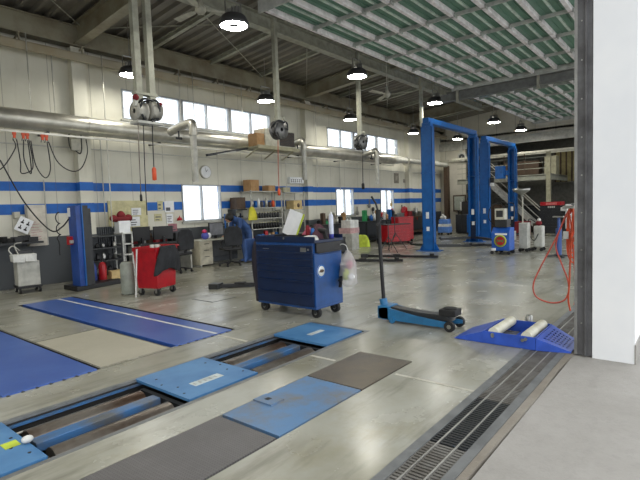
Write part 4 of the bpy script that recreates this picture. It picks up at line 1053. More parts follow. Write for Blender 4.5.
m = MB(); m.ball((.04, .14, .035), .05, sc=(2.2, .9, .7)).ball((.09, -.14, .035), .05, sc=(2.2, .9, .7)); m.build('shoes', black, P0)

# ------------------------------------------------------------------ racks behind the blue cabinet
t = rack_shelf('steel_rack', 'tall cream steel rack with bottles right of the person in blue', (9.75, 10.55, 0), 1.35, .45, 2.05, (.1, .5, .85, 1.17, 1.5, 2.0), offwhite)
t = rack_shelf('steel_rack', 'cream steel rack behind the document board, right of the bottle rack', (11.2, 10.55, 0), 1.0, .45, 2.02, (.1, .6, 1.0, 1.4, 1.97), offwhite)
rnd = random.Random(4)
sets = [(.875, 11, 'small black bottle with a cream cap on the cream rack, lower row', 'bottles on the lower rack row', black), (1.195, 11, 'small black bottle on the cream rack, middle row', 'bottles on the middle rack row', darkgrey)]
for z, n, lb, g, mm in sets:
    b0 = thing('oil_bottle', lb, 'bottle', (9.84, 10.66, z), 0, g)
    MB().lathe([(.001, 0), (.04, 0), (.04, .13), (.015, .17)], n=12).build('bottle_body', mm, b0)
    MB().lathe([(.017, .165), (.017, .195), (.001, .195)], n=10).build('bottle_cap', boardm, b0)
    for k in range(1, n): dup(b0, (9.84+k*.115, 10.66, z), 0)
cl = [('cardboard_box', wood, (9.6, 10.6, 1.53), (.0, .0, 0), None)]
t = thing('bottle', 'tall spray bottle', 'bottle')
bpy.data.objects.remove(t)
for k, (x, h, mm, lb) in enumerate(((9.95, .25, steel, 'steel can at the left of the rack, upper row'), (10.1, .2, liftblue, 'blue can on the upper row of the bottle rack'), (10.22, .28, white, 'tall white bottle on the upper row of the bottle rack'), (10.36, .2, mat('case_grey', (88, 86, 90)), 'grey can on the upper row of the bottle rack'), (10.55, .3, galv, 'tall silver can near the rack middle, upper row'), (10.7, .18, brown, 'brown jar on the upper row of the bottle rack'), (10.85, .22, orange, 'orange topped bottle at the right of the upper rack row'))):
    tag(MB().lathe([(.001, 0), (.05, 0), (.05, h*.8), (.02, h*.92), (.02, h), (.001, h)], n=14).build('storage_bottle', mm, loc=(x, 10.72, 1.525)), lb, 'bottle')
def carton(x, y, z, w, d, h, m_, label, rz=0, cat='box', name='cardboard_box'):
    m = MB(); m.bb(-w/2, w/2, -d/2, d/2, 0, h).bb(-w/2-.002, w/2+.002, -.025, .025, h*.6, h+.002)
    return tag(m.build(name, m_, loc=(x, y, z), rz=rz), label, cat)
carton(10.0, 10.78, 2.026, .38, .3, .34, wood, 'brown cardboard box on top of the bottle rack', .1)
carton(10.75, 10.78, 2.026, .3, .28, .18, wood, 'lower brown box on top of the bottle rack at its right end')
carton(9.5, 10.86, 1.5, .34, .3, .34, brown, 'dark brown box on a bracket left of the bottle rack')
tag(MB().bb(9.3, 9.72, 10.7, YW, 1.46, 1.495).bb(9.3, 9.32, 10.75, YW, 1.3, 1.46).build('wall_bracket', darkgrey), 'dark wall bracket carrying a brown box beside the rack', 'bracket')
carton(11.45, 10.78, 1.995, .3, .28, .16, tan, 'small tan box on top of the right rack', -.1)
carton(11.9, 10.76, 1.426, .42, .34, .3, woodlight, 'open tan box with a round hole on the right rack', 0)
tag(MB().lathe([(.001, 0), (.07, 0), (.07, .012)], (0, 0, 0), 18, axis='Y').build('dark_disc', brown, loc=(11.92, 10.585, 1.56)), 'dark brown round disc on the open tan box', 'disc')
x0, x1, z0, z1 = rect(289, 303, 177, 183.5, YW-.1)
t = thing('wall_sign', 'long white sign with dark characters above the right rack', 'sign', (x0, YW-.12, z0))
MB().bb(0, x1-x0, -.02, .1, 0, z1-z0).build('sign_board', paper, t)
m = MB()
for k in range(6): m.bb(.05+k*.1, .12+k*.1, -.023, -.02, .05, .065).bb(.075+k*.1, .09+k*.1, -.023, -.02, .03, .14).bb(.05+k*.1, .12+k*.1, -.023, -.02, .11, .125)
m.build('sign_characters', black, t)
for k, (z, mm, lb) in enumerate(((.63, white, 'white plastic bin low on the right rack'), (1.03, offwhite, 'pale drawer box in the middle of the right rack'))):
    carton(11.5, 10.76, z, .4, .34, .28, mm, lb, name='storage_bin', cat='bin')
t = thing('drawer_tower', 'white small parts drawer tower at the left of the right rack', 'drawers', (11.25, 10.42, 1.0))
tt = MB().bb(0, .3, 0, .13, 0, .4).build('tower_case', offwhite, t)
for k in range(6): MB().bb(.02, .28, -.01, 0, .02+k*.063, .07+k*.063).build('small_drawer', mat('case_grey', (88, 86, 90)), t)
bpy.data.objects['drawer_tower'].location.z = 1.03
# yellow vest and tyre/tube rack near the person
cloth('safety_vest', yellow, (9.72, 10.5, 1.15), .16, .4, 'bright yellow vest hanging at the left of the bottle rack', 'vest', 9, (1, .5))
t = thing('tube_rack', 'row of blue and silver tubes on the wall right of the window', 'tube rack', (8.95, 10.9, .95))
for k in range(6): MB().cyl((.07+k*.12, 0, 0), (.07+k*.12, 0, .42), .025, 10).build('tube', (liftblue, steel, navy)[k % 3], t)
MB().bb(0, .8, .02, .06, .1, .14).bb(0, .8, .02, .06, .3, .34).build('rack_bar', darkgrey, t)
# benches and clutter between the rack and the lift
def bench(name, label, loc, w, d, h, m_, rz=0, cat='bench'):
    t = thing(name, label, cat, loc, rz)
    MB().bb(0, w, 0, d, h-.05, h).build('bench_top', m_, t, bevel=.004)
    for x, y in ((.03, .03), (w-.08, .03), (.03, d-.08), (w-.08, d-.08)): MB().bb(x, x+.05, y, y+.05, 0, h-.05).build('leg', m_, t)
    MB().bb(.05, w-.05, .05, d-.05, .18, .21).build('lower_shelf', m_, t)
    return t
bench('work_bench', 'dark steel work bench below the second lower window', (12.8, 10.3, 0), 2.2, .7, .85, darkgrey)
bench('work_bench', 'dark steel work bench below the furthest lower window', (15.6, 10.3, 0), 2.6, .7, .85, darkgrey)
x, z = sy(365, 232, 9.6)
carton(13.1, 9.4, 0, .5, .5, .55, offwhite, 'pale crate on the floor right of the spray can', .1)
carton(13.2, 9.45, .55, .62, .45, .18, mat('pinkish_box', (206, 168, 168), .7), 'flat pinkish box on the pale crate', .1)
carton(13.25, 9.45, .73, .45, .4, .26, white, 'white box on the flat pinkish box', -.05)
cloth('lime_bag', lime, (14.2, 9.6, 0), .3, .42, 'yellow green plastic bag on the floor left of the red cabinets', 'bag', 14)
t = thing('low_stand', 'dark round stand on the floor behind the blue cabinet', 'stand', (12.0, 9.0, 0))
m = MB(); m.lathe([(.001, 0), (.25, 0), (.28, .08), (.2, .4), (.22, .5), (.001, .52)], n=18); m.build('stand_body', darkgrey, t)
rnd = random.Random(33)
cols = [black, darkgrey, steel, red, white, liftblue, wood, darkred, galv, green, brown]
names = {0: 'black', 1: 'dark grey', 2: 'steel', 3: 'red', 4: 'white', 5: 'blue', 6: 'tan', 7: 'dark red', 8: 'silver', 9: 'green', 10: 'brown'}
def clutter(x0, x1, y, z, n, where, seed, hmin=.08, hmax=.3):
    rnd = random.Random(seed); w = (x1-x0)/n; cnt = {}
    for k in range(n):
        c = rnd.randrange(11); h = rnd.uniform(hmin, hmax); x = x0+(k+.5)*w; kind = rnd.choice(('tin', 'carton', 'machine part'))
        m = MB(); q = w*.42
        if kind == 'tin': m.lathe([(.001, 0), (q*.7, 0), (q*.7, h*.8), (q*.3, h*.9), (q*.3, h), (.001, h)], n=12)
        elif kind == 'carton': m.box((0, 0, h/2), (q*1.7, q*1.5, h), rz=rnd.uniform(-.3, .3)); m.box((0, 0, h+.005), (q*1.2, q*.3, .01))
        else: m.box((0, 0, h*.3), (q*1.5, q*1.2, h*.6), rz=rnd.uniform(-.4, .4)); m.cyl((-q*.5, 0, h*.7), (q*.5, 0, h*.7), h*.25, 12).cyl((0, 0, h*.6), (0, 0, h), q*.2, 8)
        pos = ['leftmost', 'second', 'third', 'fourth', 'fifth', 'sixth', 'seventh', 'eighth', 'ninth', 'tenth', 'eleventh', 'twelfth'][k]
        tag(m.build(kind.replace(' ', '_'), cols[c], loc=(x, y, z)), '%s %s, %s of the items %s' % (names[c], kind, pos, where), kind, 'items '+where)
clutter(12.85, 14.9, 10.55, .85, 10, 'on the bench below the second lower window', 2, .12, .45)
clutter(15.7, 18.1, 10.55, .85, 10, 'on the bench below the furthest lower window', 6, .12, .5)
clutter(6.05, 7.45, 10.9, .72, 7, 'at the back of the dark topped desk', 12, .1, .3)
clutter(9.8, 11.0, 10.72, .525, 8, 'on the low shelf of the bottle rack', 15, .12, .28)
clutter(18.6, 21.5, 10.6, .9, 8, 'on the far tool bench behind the lift', 18, .15, .5)
bench('work_bench', 'far tool bench against the left wall behind the nearer lift', (18.5, 10.3, 0), 3.2, .7, .9, brown)
# tools hung on the wall between the windows
tools = [(369, 203, steel), (373, 212, darkgrey), (366, 214, green), (378, 219, black), (402, 208, brown), (411, 205, steel), (413, 213, red), (417, 217, orange), (391, 202, woodlight), (392, 213, red), (357, 210, steel)]
for k, (px, py, mm) in enumerate(tools):
    x, z = sy(px, py, YW-.05); m = MB(); rnd = random.Random(k)
    m.bar((0, 0, -.14), (rnd.uniform(-.05, .05), 0, .14), .03, .04).lathe([(.02, -.02), (.09, -.02), (.09, .02), (.02, .02)], (0, 0, .12 if k % 2 else -.12), 12, axis='Y'); 
    tag(m.build('hand_tool', mm, loc=(x, YW-.06, z)), '%s hand tool on the wall past the racks, %s from the left' % (mm.name.replace('_', ' '), ['first', 'second', 'third', 'fourth', 'fifth', 'sixth', 'seventh', 'eighth', 'ninth', 'tenth', 'eleventh'][sorted(range(11), key=lambda i: tools[i][0]).index(k)]), 'tool', 'tools hung on the left wall')

# red cabinets by the lift
def red_cab(x, y, w, d, h, rz, label, topm=red):
    t = thing('red_tool_cabinet', label, 'tool cabinet', (x, y, 0), rz)
    MB().bb(0, w, 0, d, .1, h).build('cabinet_body', red, t, bevel=.01)
    MB().bb(-.01, w+.01, -.01, d+.01, h, h+.03).build('cabinet_top', topm, t)
    n = 5
    for k in range(n):
        z0 = .13+k*(h-.15)/n; q = MB().bb(.03, w-.03, -.015, 0, z0, z0+(h-.15)/n-.015).build('drawer', red, t)
        MB().bb(.06, w-.06, -.03, -.015, z0+(h-.15)/n-.05, z0+(h-.15)/n-.035).build('drawer_handle', red, q)
    for px, py in ((.06, .06), (w-.06, .06), (.06, d-.06), (w-.06, d-.06)): MB().cyl((px-.02, py, .05), (px+.02, py, .05), .05, 12).build('wheel', rubber, t)
red_cab(14.95, 9.0, 1.0, .5, .72, R(-28), 'low wide red tool cabinet with a black top left of the blue lift', black)
red_cab(16.1, 9.2, .7, .5, .95, R(-28), 'taller red tool cabinet just left of the blue lift post')
cloth('black_bag', black, (15.6, 9.6, 0), .2, .5, 'black bag heap between the two red cabinets', 'bag', 31)
t = thing('tripod_stand', 'thin grey tripod stand in front of the red cabinets', 'stand', (12.6, 7.55, 0))
m = MB(); m.cyl((0, 0, .35), (0, 0, .95), .015, 8); m.build('pole', darkgrey, t)
for k in range(3):
    a = k*2*PI/3+.5; MB().cyl((0, 0, .5), (.32*math.cos(a), .32*math.sin(a), 0), .012, 8).build('leg', darkgrey, t)
t = thing('tripod_stand', 'thin dark tripod stand right beside the nearer lift post', 'stand', (13.6, 7.9, 0))
m = MB(); m.cyl((0, 0, .4), (0, 0, 1.1), .015, 8); m.build('pole', darkgrey, t)
for k in range(3):
    a = k*2*PI/3+.9; MB().cyl((0, 0, .55), (.38*math.cos(a), .38*math.sin(a), 0), .012, 8).build('leg', darkgrey, t)

# ------------------------------------------------------------------ two post lifts
def lift(x0, x1, y, h, label, box=False):
    t = thing('two_post_lift', label, 'car lift', (x0, y, 0))
    L = x1-x0
    for k, (x, sgn) in enumerate(((0, 1), (L, -1))):
        m = MB(); a, b = .1, .18
        m.bb(x-a, x-a+.02, -b, b, .02, h) if sgn > 0 else m.bb(x+a-.02, x+a, -b, b, .02, h)
        m.bb(x-a, x+a, -b, -b+.02, .02, h).bb(x-a, x+a, b-.02, b, .02, h)
        xi = x+a*sgn; m.bb(min(xi-.02*sgn, xi), max(xi-.02*sgn, xi), -b, -.1, .02, h).bb(min(xi-.02*sgn, xi), max(xi-.02*sgn, xi), .1, b, .02, h)
        p = m.build('post', liftblue, t, bevel=.004)
        m = MB(); m.bb(x-.2, x+.2, -.36, .36, 0, .02); m.prism([(-.33, .02), (-.18, .02), (-.18, .3)], x-.01, x+.01, 'X').prism([(.33, .02), (.18, .02), (.18, .3)], x-.01, x+.01, 'X'); m.build('base_plate', liftblue, t)
        m = MB(); m.bb(x-.075, x+.075, -.155, .155, .12, .75); c = m.build('carriage', navy, t)
        for s_ in (-1, 1):
            m = MB(); m.bar((x+.06*sgn, s_*.12, .16), (x+(.55)*sgn, s_*.75, .14), .09, .08).bar((x+.5*sgn, s_*.68, .14), (x+.72*sgn, s_*1.02, .13), .07, .06); ar = m.build('swing_arm', darkgrey, t)
            m = MB(); m.lathe([(.001, 0), (.05, 0), (.05, .05), (.001, .05)], (x+.72*sgn, s_*1.02, .15), 12); m.build('arm_pad', rubber, ar)
        m = MB(); m.bb(x-a-.006, x-a, -.05, .05, 1.0, 1.2).bb(x-a-.006, x-a, -.06, .04, .62, .75); m.build('warning_label', paper, t)
        MB().bb(x-a-.012, x+a+.012, -b-.012, b+.012, h*.63, h*.63+.03).build('splice_band', liftblue, t)
        MB().bb(x-.09, x+.09, -.14, .14, h, h+.13).build('post_cap', liftblue, t)
    m = MB(); m.bb(-.12, L+.12, -.1, .1, h+.1, h+.26); m.build('crossbeam', liftblue, t, bevel=.006)
    if box:
        m = MB(); m.bb(L-.5, L-.14, .25, .6, 2.45, 3.0).bb(L-.3, L, .15, .3, 2.6, 2.8); m.build('power_unit', mat('bright_blue', (40, 110, 190), .4), t, bevel=.01)
    return t
l1 = lift(13.45, 17.1, 6.6, 3.78, 'nearer blue two post car lift standing left in the photo')
l2 = lift(18.5, 21.9, 6.68, 3.72, 'further blue two post car lift behind the wheeled machines', True)
t = thing('hanging_remote', 'black and white box hanging on the near post of the further lift', 'control box', (18.42, 6.44, 2.05))
MB().bb(-.07, .12, -.1, 0, 0, .12).build('white_part', white, t); MB().bb(-.05, .1, -.11, 0, .12, .32).build('black_part', black, t)
def low_arm(label, p, q, foot=True):
    t = thing('low_lift_arm', label, 'lift arm', (p[0], p[1], 0)); d = Vector((q[0]-p[0], q[1]-p[1], 0))
    m = MB(); m.bar((0, 0, .045), (d.x, d.y, .045), .11, .06); m.build('arm_bar', black, t, bevel=.006)
    m = MB(); m.box((0, 0, .05), (.22, .2, .1), rz=.4); m.build('end_block', darkgrey, t, bevel=.01)
    MB().box((d.x*.45, d.y*.45, .07), (.12, .2, .05), rz=.6).build('joint_block', rubber, t); MB().lathe([(.001, 0), (.06, 0), (.06, .05), (.001, .05)], (d.x*.92, d.y*.92, .075), 12).build('pad', rubber, t)
    return t
low_arm('low black lift arm on the floor between the red cart and the blue cabinet', (5.62, 7.15), (6.35, 6.45))
low_arm('low black lift arm on the floor right of the blue cabinet', (9.9, 7.7), (10.6, 5.95))
low_arm('long low grey lift arm before the nearer lift post', (11.2, 7.5), (11.7, 5.5))
low_arm('small black lift arm with a pad between the two lift posts', (15.2, 6.1), (15.5, 5.2))

# ------------------------------------------------------------------ wheeled machines in front of the further lift
t = thing('blue_service_machine', 'blue wheeled service machine with a round yellow badge', 'service machine', (13.12, 4.08, 0))
m = MB(); m.prism([(0, .1), (.45, .1), (.45, .72), (.12, .74), (0, .6)], .02, .5, 'Y'); m.build('machine_body', mat('machine_blue', (30, 88, 178), .4), t, bevel=.015)
MB().bb(.06, .4, .1, .42, .74, .95).build('dark_gauge_box', darkgrey, t); MB().bb(-.01, .0, .08, .4, .53, .58).build('white_strip', paper, t)
m = MB(); m.lathe([(.001, -.012), (.165, -.012), (.165, 0)], (0, .26, .37), 32, axis='X'); q = m.build('round_badge', yellow, t)
m = MB(); m.lathe([(.001, -.014), (.12, -.014)], (0, .26, .37), 28, axis='X'); m.build('badge_disc', red, q)
m = MB(); m.lathe([(.12, -.0145), (.14, -.0145)], (0, .26, .37), 28, axis='X')
for k in range(4): m.box((-.016, .19+k*.046, .37), (.004, .028, .07 if k in (0, 3) else .05))
m.build('badge_letters', green, q)
m = MB(); m.bb(.05, .3, .16, .42, .95, 1.25); m.bb(.045, .05, .2, .38, 1.02, 1.2, 1); m.build('white_display', [cream, darkgrey], t, bevel=.006)
m = MB(); m.bb(-.008, .0, .38, .5, .1, .17); m.build('white_sticker', paper, t)
for px, py in ((.03, .05), (.03, .5), (.42, .05), (.42, .5)): MB().cyl((px-.02, py, .045), (px+.02, py, .045), .045, 14).build('caster', rubber, t)
m = MB(); m.tube(curve_pts([(.2, .5, .8), (.1, .6, 1.0), (.15, .56, 1.3), (.25, .35, 1.4), (.2, .2, 1.25)]), .012, 6).tube(curve_pts([(.2, .05, .8), (.15, -.06, 1.0), (.2, -.05, 1.35), (.3, .1, 1.4)]), .012, 6); m.build('machine_hose', black, t)
t = thing('drum_carrier', 'white box on a small cart between the blue machine and the funnel trolley', 'cart', (13.62, 4.16, 0))
m = MB(); m.bb(0, .3, 0, .36, .35, .6); m.build('white_box', offwhite, t)
m = MB(); m.bb(0, .02, .0, .36, .1, .35).bb(0, .3, 0, .36, .08, .1); m.build('cart_frame', darkgrey, t)
for py in (.03, .33): MB().cyl((0, py, .07), (.03, py, .07), .07, 14).build('wheel', rubber, t)
t = thing('oil_drainer', 'pale grey oil drain trolley with a wide silver funnel on a pole', 'oil drainer', (13.95, 3.86, 0))
m = MB(); m.bb(0, .3, 0, .24, .1, .82); m.build('drain_tank', offwhite, t, bevel=.02)
m = MB(); m.cyl((.15, .17, .82), (.15, .17, 1.55), .018, 10); m.build('pole', cream, t)
m = MB(); m.lathe([(.02, 1.5), (.03, 1.6), (.08, 1.64), (.22, 1.72), (.24, 1.79), (.22, 1.78), (.07, 1.66), (.001, 1.62)], (.15, .2, 0), 26); m.build('funnel', steel, t)
for px, py in ((.03, .03), (.27, .03), (.03, .21), (.27, .21)): MB().cyl((px-.015, py, .05), (px+.015, py, .05), .05, 14).build('caster', rubber, t)
t = thing('refill_unit', 'small pale grey wheeled unit with a red top right of the funnel trolley', 'service unit', (14.3, 3.56, 0))
m = MB(); m.bb(0, .3, .0, .24, .1, .72); m.build('unit_body', offwhite, t, bevel=.04)
m = MB(); m.ball((.14, .13, .79), .09, sc=(1, 1, .8)); m.build('red_top', darkred, t)
m = MB(); m.tube(curve_pts([(.1, .2, .82), (0, .36, .9), (-.02, .34, .5), (-.02, .22, .3), (-.02, .1, .5)]), .012, 6); m.build('hose', black, t)
m = MB(); m.ball((.14, .12, .88), .05); m.build('white_knob', white, t)
for px, py in ((.03, .03), (.27, .03), (.03, .27), (.27, .27)): MB().cyl((px-.015, py, .05), (px+.015, py, .05), .05, 14).build('caster', rubber, t)
t = thing('transmission_jack', 'blue upright jack stand before the dark cabinet at the door track', 'jack stand', (12.85, 2.72, 0))
m = MB(); m.cyl((.1, .12, .06), (.1, .12, .72), .07, 16).cyl((.1, .12, .72), (.1, .12, 1.0), .035, 12); m.build('jack_column', mat('jack_stand_blue', (58, 88, 150), .4), t)
for a in (.5, 2.1, 3.7, 5.2): MB().bar((.1, .12, .05), (.1+.3*math.cos(a), .12+.3*math.sin(a), .03), .05, .04).build('leg', darkgrey, t)
MB().bb(.0, .2, .0, .24, 1.0, 1.03).build('saddle', steel, t)
MB().bb(.2, .3, -.42, -.2, .02, 1.0).build('side_cylinder', mat('dark_teal', (38, 76, 104), .5), t)
t = thing('dark_cabinet', 'tall black tool cabinet with a red band on top behind the jack stand', 'tool cabinet', (20.4, 4.25, 0))
m = MB(); m.bb(0, .5, .15, .9, .1, 1.22); m.build('cabinet_body', black, t, bevel=.01)
for k in range(8): MB().bb(-.02, 0, .2, .92, .14+k*.13, .25+k*.13).build('drawer', mat('drawer_black', (36, 38, 42), .35), t)
MB().bb(-.015, .5, .12, .9, 1.22, 1.36).build('red_band', red, t)
m = MB()
for k in range(8): m.bb(-.017, -.015, .3+k*.05, .335+k*.05, 1.24, 1.33)
m.build('band_lettering', mat('pale_red', (214, 120, 116), .5), t)
m = MB()
for k in range(4): m.bb(-.022, -.02, .36+k*.07, .41+k*.07, 1.12, 1.19)
m.build('front_lettering', offwhite, t)
MB().bb(-.02, .5, -.16, -.02, .3, 1.25).build('white_side_panel', white, t)
for px, py in ((.05, .05), (.05, .88), (.45, .05), (.45, .88)): MB().cyl((px-.02, py, .05), (px+.02, py, .05), .05, 12).build('caster', rubber, t)
t = thing('blue_white_cart', 'blue and white wheeled machine seen between the nearer lift posts', 'service machine', (20.4, 9.05, 0))
m = MB(); m.bb(0, .4, 0, .55, .1, .38).bb(.02, .38, .06, .5, .5, .72); m.build('machine_case', mat('machine_light_blue', (96, 140, 210), .35), t, bevel=.03)
m = MB(); m.bb(.0, .4, .03, .52, .38, .5).ball((.2, .35, .8), .12, sc=(1, 1.3, .8)).bar((.1, .1, .6), (.1, .35, .95), .06, .06); m.build('white_top', white, t, bevel=.01)
for px, py in ((.05, .05), (.05, .5), (.35, .05), (.35, .5)): MB().cyl((px-.02, py, .05), (px+.02, py, .05), .05, 12).build('wheel', rubber, t)

# ------------------------------------------------------------------ far end: mezzanine, posts, stair and stores
a = sx(486, 168, 22.2); b = sx(541, 236, 22.2)
mz = thing('mezzanine', 'grey steel mezzanine deck at the far right end of the hall', 'mezzanine', (22.75, 0, 0))
MB().bb(0, 5.5, 5.3, 9.6, 2.52, 2.56).bb(0, .08, 5.3, 9.6, 2.34, 2.6).bb(.08, 5.5, 5.3, 5.38, 2.34, 2.6).build('deck', beam_light, mz)
MB().bb(-.02, .14, 5.33, 5.5, 0, 3.62).build('corner_post', tan, mz)
MB().bb(.0, .14, 8.2, 8.36, 0, 3.62).build('post', tan, mz)
for y in (6.4, 7.3): MB().bb(.02, .06, y, y+.04, 2.6, 3.55).build('rail_post', brown, mz)
for zr in (2.85, 3.1, 3.35): MB().bb(.02, .06, 5.4, 9.6, zr, zr+.03).build('guard_rail', beam_light, mz)
tag(MB().bb(22.6, 22.7, 1.2, 9.8, 3.56, 3.64).build('service_pipe', cream), 'long pale pipe crossing the hall in front of the mezzanine top', 'pipe')
tag(MB().bb(22.3, 22.36, 3.5, 9.8, 2.95, 2.99).build('cable_tray', galv), 'thin grey tray below the long pale pipe at the far end', 'cable tray') if False else None
st = thing('steel_stair', 'grey steel stair rising to the mezzanine behind the further lift', 'stair', (22.2, 0, 0))
y0, y1 = b[0], 8.0
for x in (0.02, .48): MB().bar((x, y0, .1), (x, y1, 2.45), .04, .2).build('stringer', mat('stair_grey', (186, 184, 176), .5), st)
n = 12
for k in range(n): MB().bb(.04, .46, y0+(y1-y0)*(k+.3)/n, y0+(y1-y0)*(k+.3)/n+.2, .12+2.3*k/n, .15+2.3*k/n).build('tread', darkgrey, st)
MB().bar((-.0, y0, .95), (-.0, y1, 3.35), .03, .03).bar((0, y0, 0.1), (0, y0, .95), .03, .03).bar((0, y1, 2.4), (0, y1, 3.35), .03, .03).build('handrail', cream, st)
MB().bar((.5, y0, .95), (.5, y1, 3.35), .03, .03).bar((.5, y0, 0.1), (.5, y0, .95), .03, .03).bar((.5, (y0+y1)/2, 1.2), (.5, (y0+y1)/2, 2.15), .03, .03).build('handrail', cream, st)
MB().bar((0, y0, .6), (0, y1, 3.0), .025, .025).build('mid_rail', offwhite, st)
x0 = 23.6
for k, (y, z, w, h, mm, lb) in enumerate(((6.9, 2.56, 1.6, .75, brown, 'dark brown crate stack on the mezzanine left of its corner post'), (8.6, 2.56, 1.2, .8, darkgrey, 'dark grey crate on the mezzanine near the left end'), (5.6, 2.56, .5, .9, tan, 'tan board stack on the mezzanine by the corner post'))):
    carton(x0+.6, y, z, .6, w, h, mm, lb)
m = MB(); y_, z_ = sx(556, 182, 26); ya, za = sx(575, 150, 26)
m.bb(26, 26.06, ya, y_, z_, za)
for k in range(5): m.bb(25.96, 26, ya+.1+k*.25, ya+.16+k*.25, z_, za, 1)
tag(m.build('storage_screen', [mat('ochre_board', (168, 156, 108), .8), brown]), 'ochre coloured boarding with dark posts high at the far right end', 'boarding')
for k, (px, py, X, w, h, mm, lb, nm) in enumerate((
    (521, 232, 20.1, .5, .6, darkred, 'dark red barrel like bin behind the funnel trolley', 'storage_bin'),
    (538, 236, 20.7, .4, .5, brown, 'brown bin by the foot of the steel stair', 'storage_bin'),
    (462, 234, 21.5, .6, .9, darkgrey, 'dark grey locker seen between the lift posts', 'steel_locker'),
    (470, 236, 22.5, .8, 1.5, mat('dark_locker', (48, 46, 44), .5), 'tall dark locker behind the nearer lift right post', 'steel_locker'),
    (494, 236, 22.5, .7, 1.3, brown, 'brown cabinet under the mezzanine behind the blue machine', 'steel_locker'),
    (530, 234, 24.5, 1.0, 1.2, darkgrey, 'grey rack block under the mezzanine behind the stair', 'steel_locker'),
    (570, 232, 23.0, 1.0, .9, darkgrey, 'dark workbench block at the far right beside the track', 'steel_locker'))):
    y, _z = sx(px, py, X)
    m = MB(); m.bb(0, .5, -w/2, w/2, .04, h).bb(-.015, 0, -w/2+.03, -.01, .08, h-.04).bb(-.015, 0, .01, w/2-.03, .08, h-.04).bb(.05, .45, -w/2+.05, w/2-.05, 0, .04)
    tag(m.build(nm, mm, loc=(X, y, 0)), lb, 'storage')
y, z = sx(454, 203, 23.9)
t = thing('white_board', 'grey white board in a dark frame standing at the far corner', 'board', (23.7, 9.9, 1.0))
MB().bb(0, .04, -.35, .35, 0, .85).build('board_frame', brown, t); MB().bb(-.01, 0, -.28, .28, .07, .78).build('board_face', mat('greenish_white', (172, 178, 166), .6), t)
tag(MB().bb(23.7, 24.0, 10.55, 10.75, 0, 3.4).build('corner_column', brown), 'dark brown column standing at the far left corner', 'column')
m = MB(); m.bb(0, .45, 0, 0.5, .05, 0.9).bb(-.012, 0, .03, 0.47, .09, 0.85).bb(.03, .4, .03, 0.47, 0, .05)
tag(m.build('storage_chest', liftblue, loc=(20.9, 7.9, 0), bevel=.01), 'blue steel chest in the gap between the nearer lift posts', 'storage')
m = MB(); m.bb(0, .45, 0, 0.7, .05, 1.5).bb(-.012, 0, .03, 0.6699999999999999, .09, 1.45).bb(.03, .4, .03, 0.6699999999999999, 0, .05)
tag(m.build('parts_cabinet', MATS['stair_grey'], loc=(22.0, 7.9, 0), bevel=.01), 'pale grey parts cabinet between the two lifts at the back', 'storage')
rnd = random.Random(77)
for k in range(9):
    y = 8.3+.17*k; m = MB(); h = rnd.uniform(.15, .5); m.box((0, 0, h/2), (.3, .14, h)); m.cyl((0, 0, h), (0, 0, h+.12), .04, 8)
    tag(m.build('stored_part', rnd.choice([brown, red, darkgrey, white, black, tan]), loc=(23.5, y, 1.05)), 'part stored on the far end bench under the mezzanine end', 'part', 'parts on the far end bench')
bench('work_bench', 'dark bench across the far end below the mezzanine edge', (23.9, 8.2, 0), 1.7, .55, 1.05, darkgrey, PI/2)
y, z = sx(462, 157, 23.9)
t = thing('wall_dial', 'round white faced dial hanging below a lamp on the far header', 'dial', (23.9, y, z))
m = MB(); m.lathe([(.001, -.04), (.2, -.04), (.24, -.03), (.24, .04), (.001, .04)], (0, 0, 0), 26, axis='X'); m.build('dial_case', offwhite, t)
m = MB(); m.lathe([(.03, -.045), (.15, -.045)], (0, 0, 0), 22, axis='X'); m.build('dial_face', darkgrey, t)
MB().bb(-.02, .02, -.02, .12, .24, .75).build('hanger', offwhite, t)

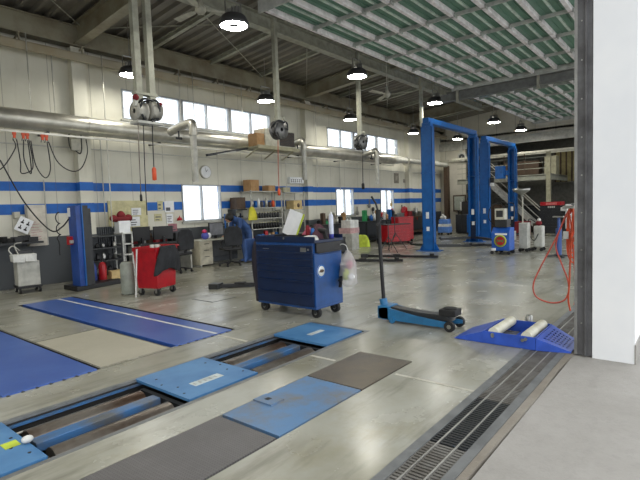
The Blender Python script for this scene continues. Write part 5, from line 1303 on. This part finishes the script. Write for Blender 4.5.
# ------------------------------------------------------------------ orange air hose by the door track
t = thing('orange_air_hose', 'orange air hose coiled and hanging in long loops by the door track', 'hose', (5.6, 0, 0))
def hp(L, dx=0): return [(dx+.004*i, *sx(px, py, 5.6+dx)) for i, (px, py) in enumerate(L)]
rnd = random.Random(2)
m = MB()
for k in range(6):
    w = 2.5+k*.7; c = 571+.4*k; bt = 238+k*5
    m.tube(curve_pts(hp([(c-w, 212+k), (c, 206+k), (c+w, 214), (c+w+.6, bt-10), (c, bt), (c-w, bt-12), (c-w, 212+k)], .01*k)), .0085, 6)
m.build('coil', orange, t)
MB().tube(curve_pts(hp([(573, 212), (571, 245), (569, 285), (568, 300), (570, 311)])), .009, 6).build('hanging_strand', orange, t)
MB().tube(curve_pts(hp([(566, 216), (556, 238), (540, 268), (533, 285), (536, 297), (550, 303), (563, 301), (568, 292), (567, 280), (560, 262), (555, 245), (562, 222), (568, 210)], .03)), .0085, 6).build('big_loop', mat('salmon_hose', (214, 92, 74), .5), t)
MB().tube(curve_pts(hp([(570, 215), (574, 260), (575, 295), (574, 305)], .02)), .007, 6).build('hanging_strand', orange, t)
p = sx(572, 207, 5.6)
MB().bar((-.2, .93, p[1]+.03), (0, p[0], p[1]+.03), .02, .02).bar((0, p[0]-.02, p[1]+.0), (0, p[0]+.09, p[1]+.0), .02, .03).build('hook_bracket', steel, t)
MB().box((.02, p[0]+.06, p[1]-.3), (.04, .05, .08)).build('white_coupling', white, t); MB().box((.02, p[0]+.08, p[1]-.02), (.04, .06, .04)).build('white_coupling', white, t)

# ------------------------------------------------------------------ light and camera
w = bpy.data.worlds.new('sky'); bpy.context.scene.world = w; w.use_nodes = True
nt = w.node_tree; bg = nt.nodes['Background']
tc = nt.nodes.new('ShaderNodeTexCoord'); sp = nt.nodes.new('ShaderNodeSeparateXYZ'); nt.links.new(tc.outputs['Generated'], sp.inputs[0])
cr = nt.nodes.new('ShaderNodeValToRGB'); nt.links.new(sp.outputs[2], cr.inputs[0])
cr.color_ramp.elements[0].color = (.90, .93, .96, 1); cr.color_ramp.elements[1].color = (.95, .975, 1, 1); cr.color_ramp.elements[1].position = .6
nt.links.new(cr.outputs[0], bg.inputs[0]); bg.inputs[1].default_value = 2.3

cam = bpy.data.cameras.new('camera'); co = bpy.data.objects.new('camera', cam); COL.objects.link(co)
cam.sensor_width = 36; cam.lens = FOC/640*36; cam.clip_start = .05
up, back = -DN, -FW
co.matrix_world = Matrix(((RT.x, up.x, back.x, 0), (RT.y, up.y, back.y, 0), (RT.z, up.z, back.z, CH), (0, 0, 0, 1)))
sc = bpy.context.scene; sc.camera = co
sc.view_settings.view_transform = 'Standard'; sc.view_settings.look = 'None'; sc.view_settings.exposure = 0; sc.view_settings.gamma = 1
sc.cycles.max_bounces = 8; sc.cycles.diffuse_bounces = 5; sc.cycles.sample_clamp_indirect = 6
sc.cycles.use_denoising = True
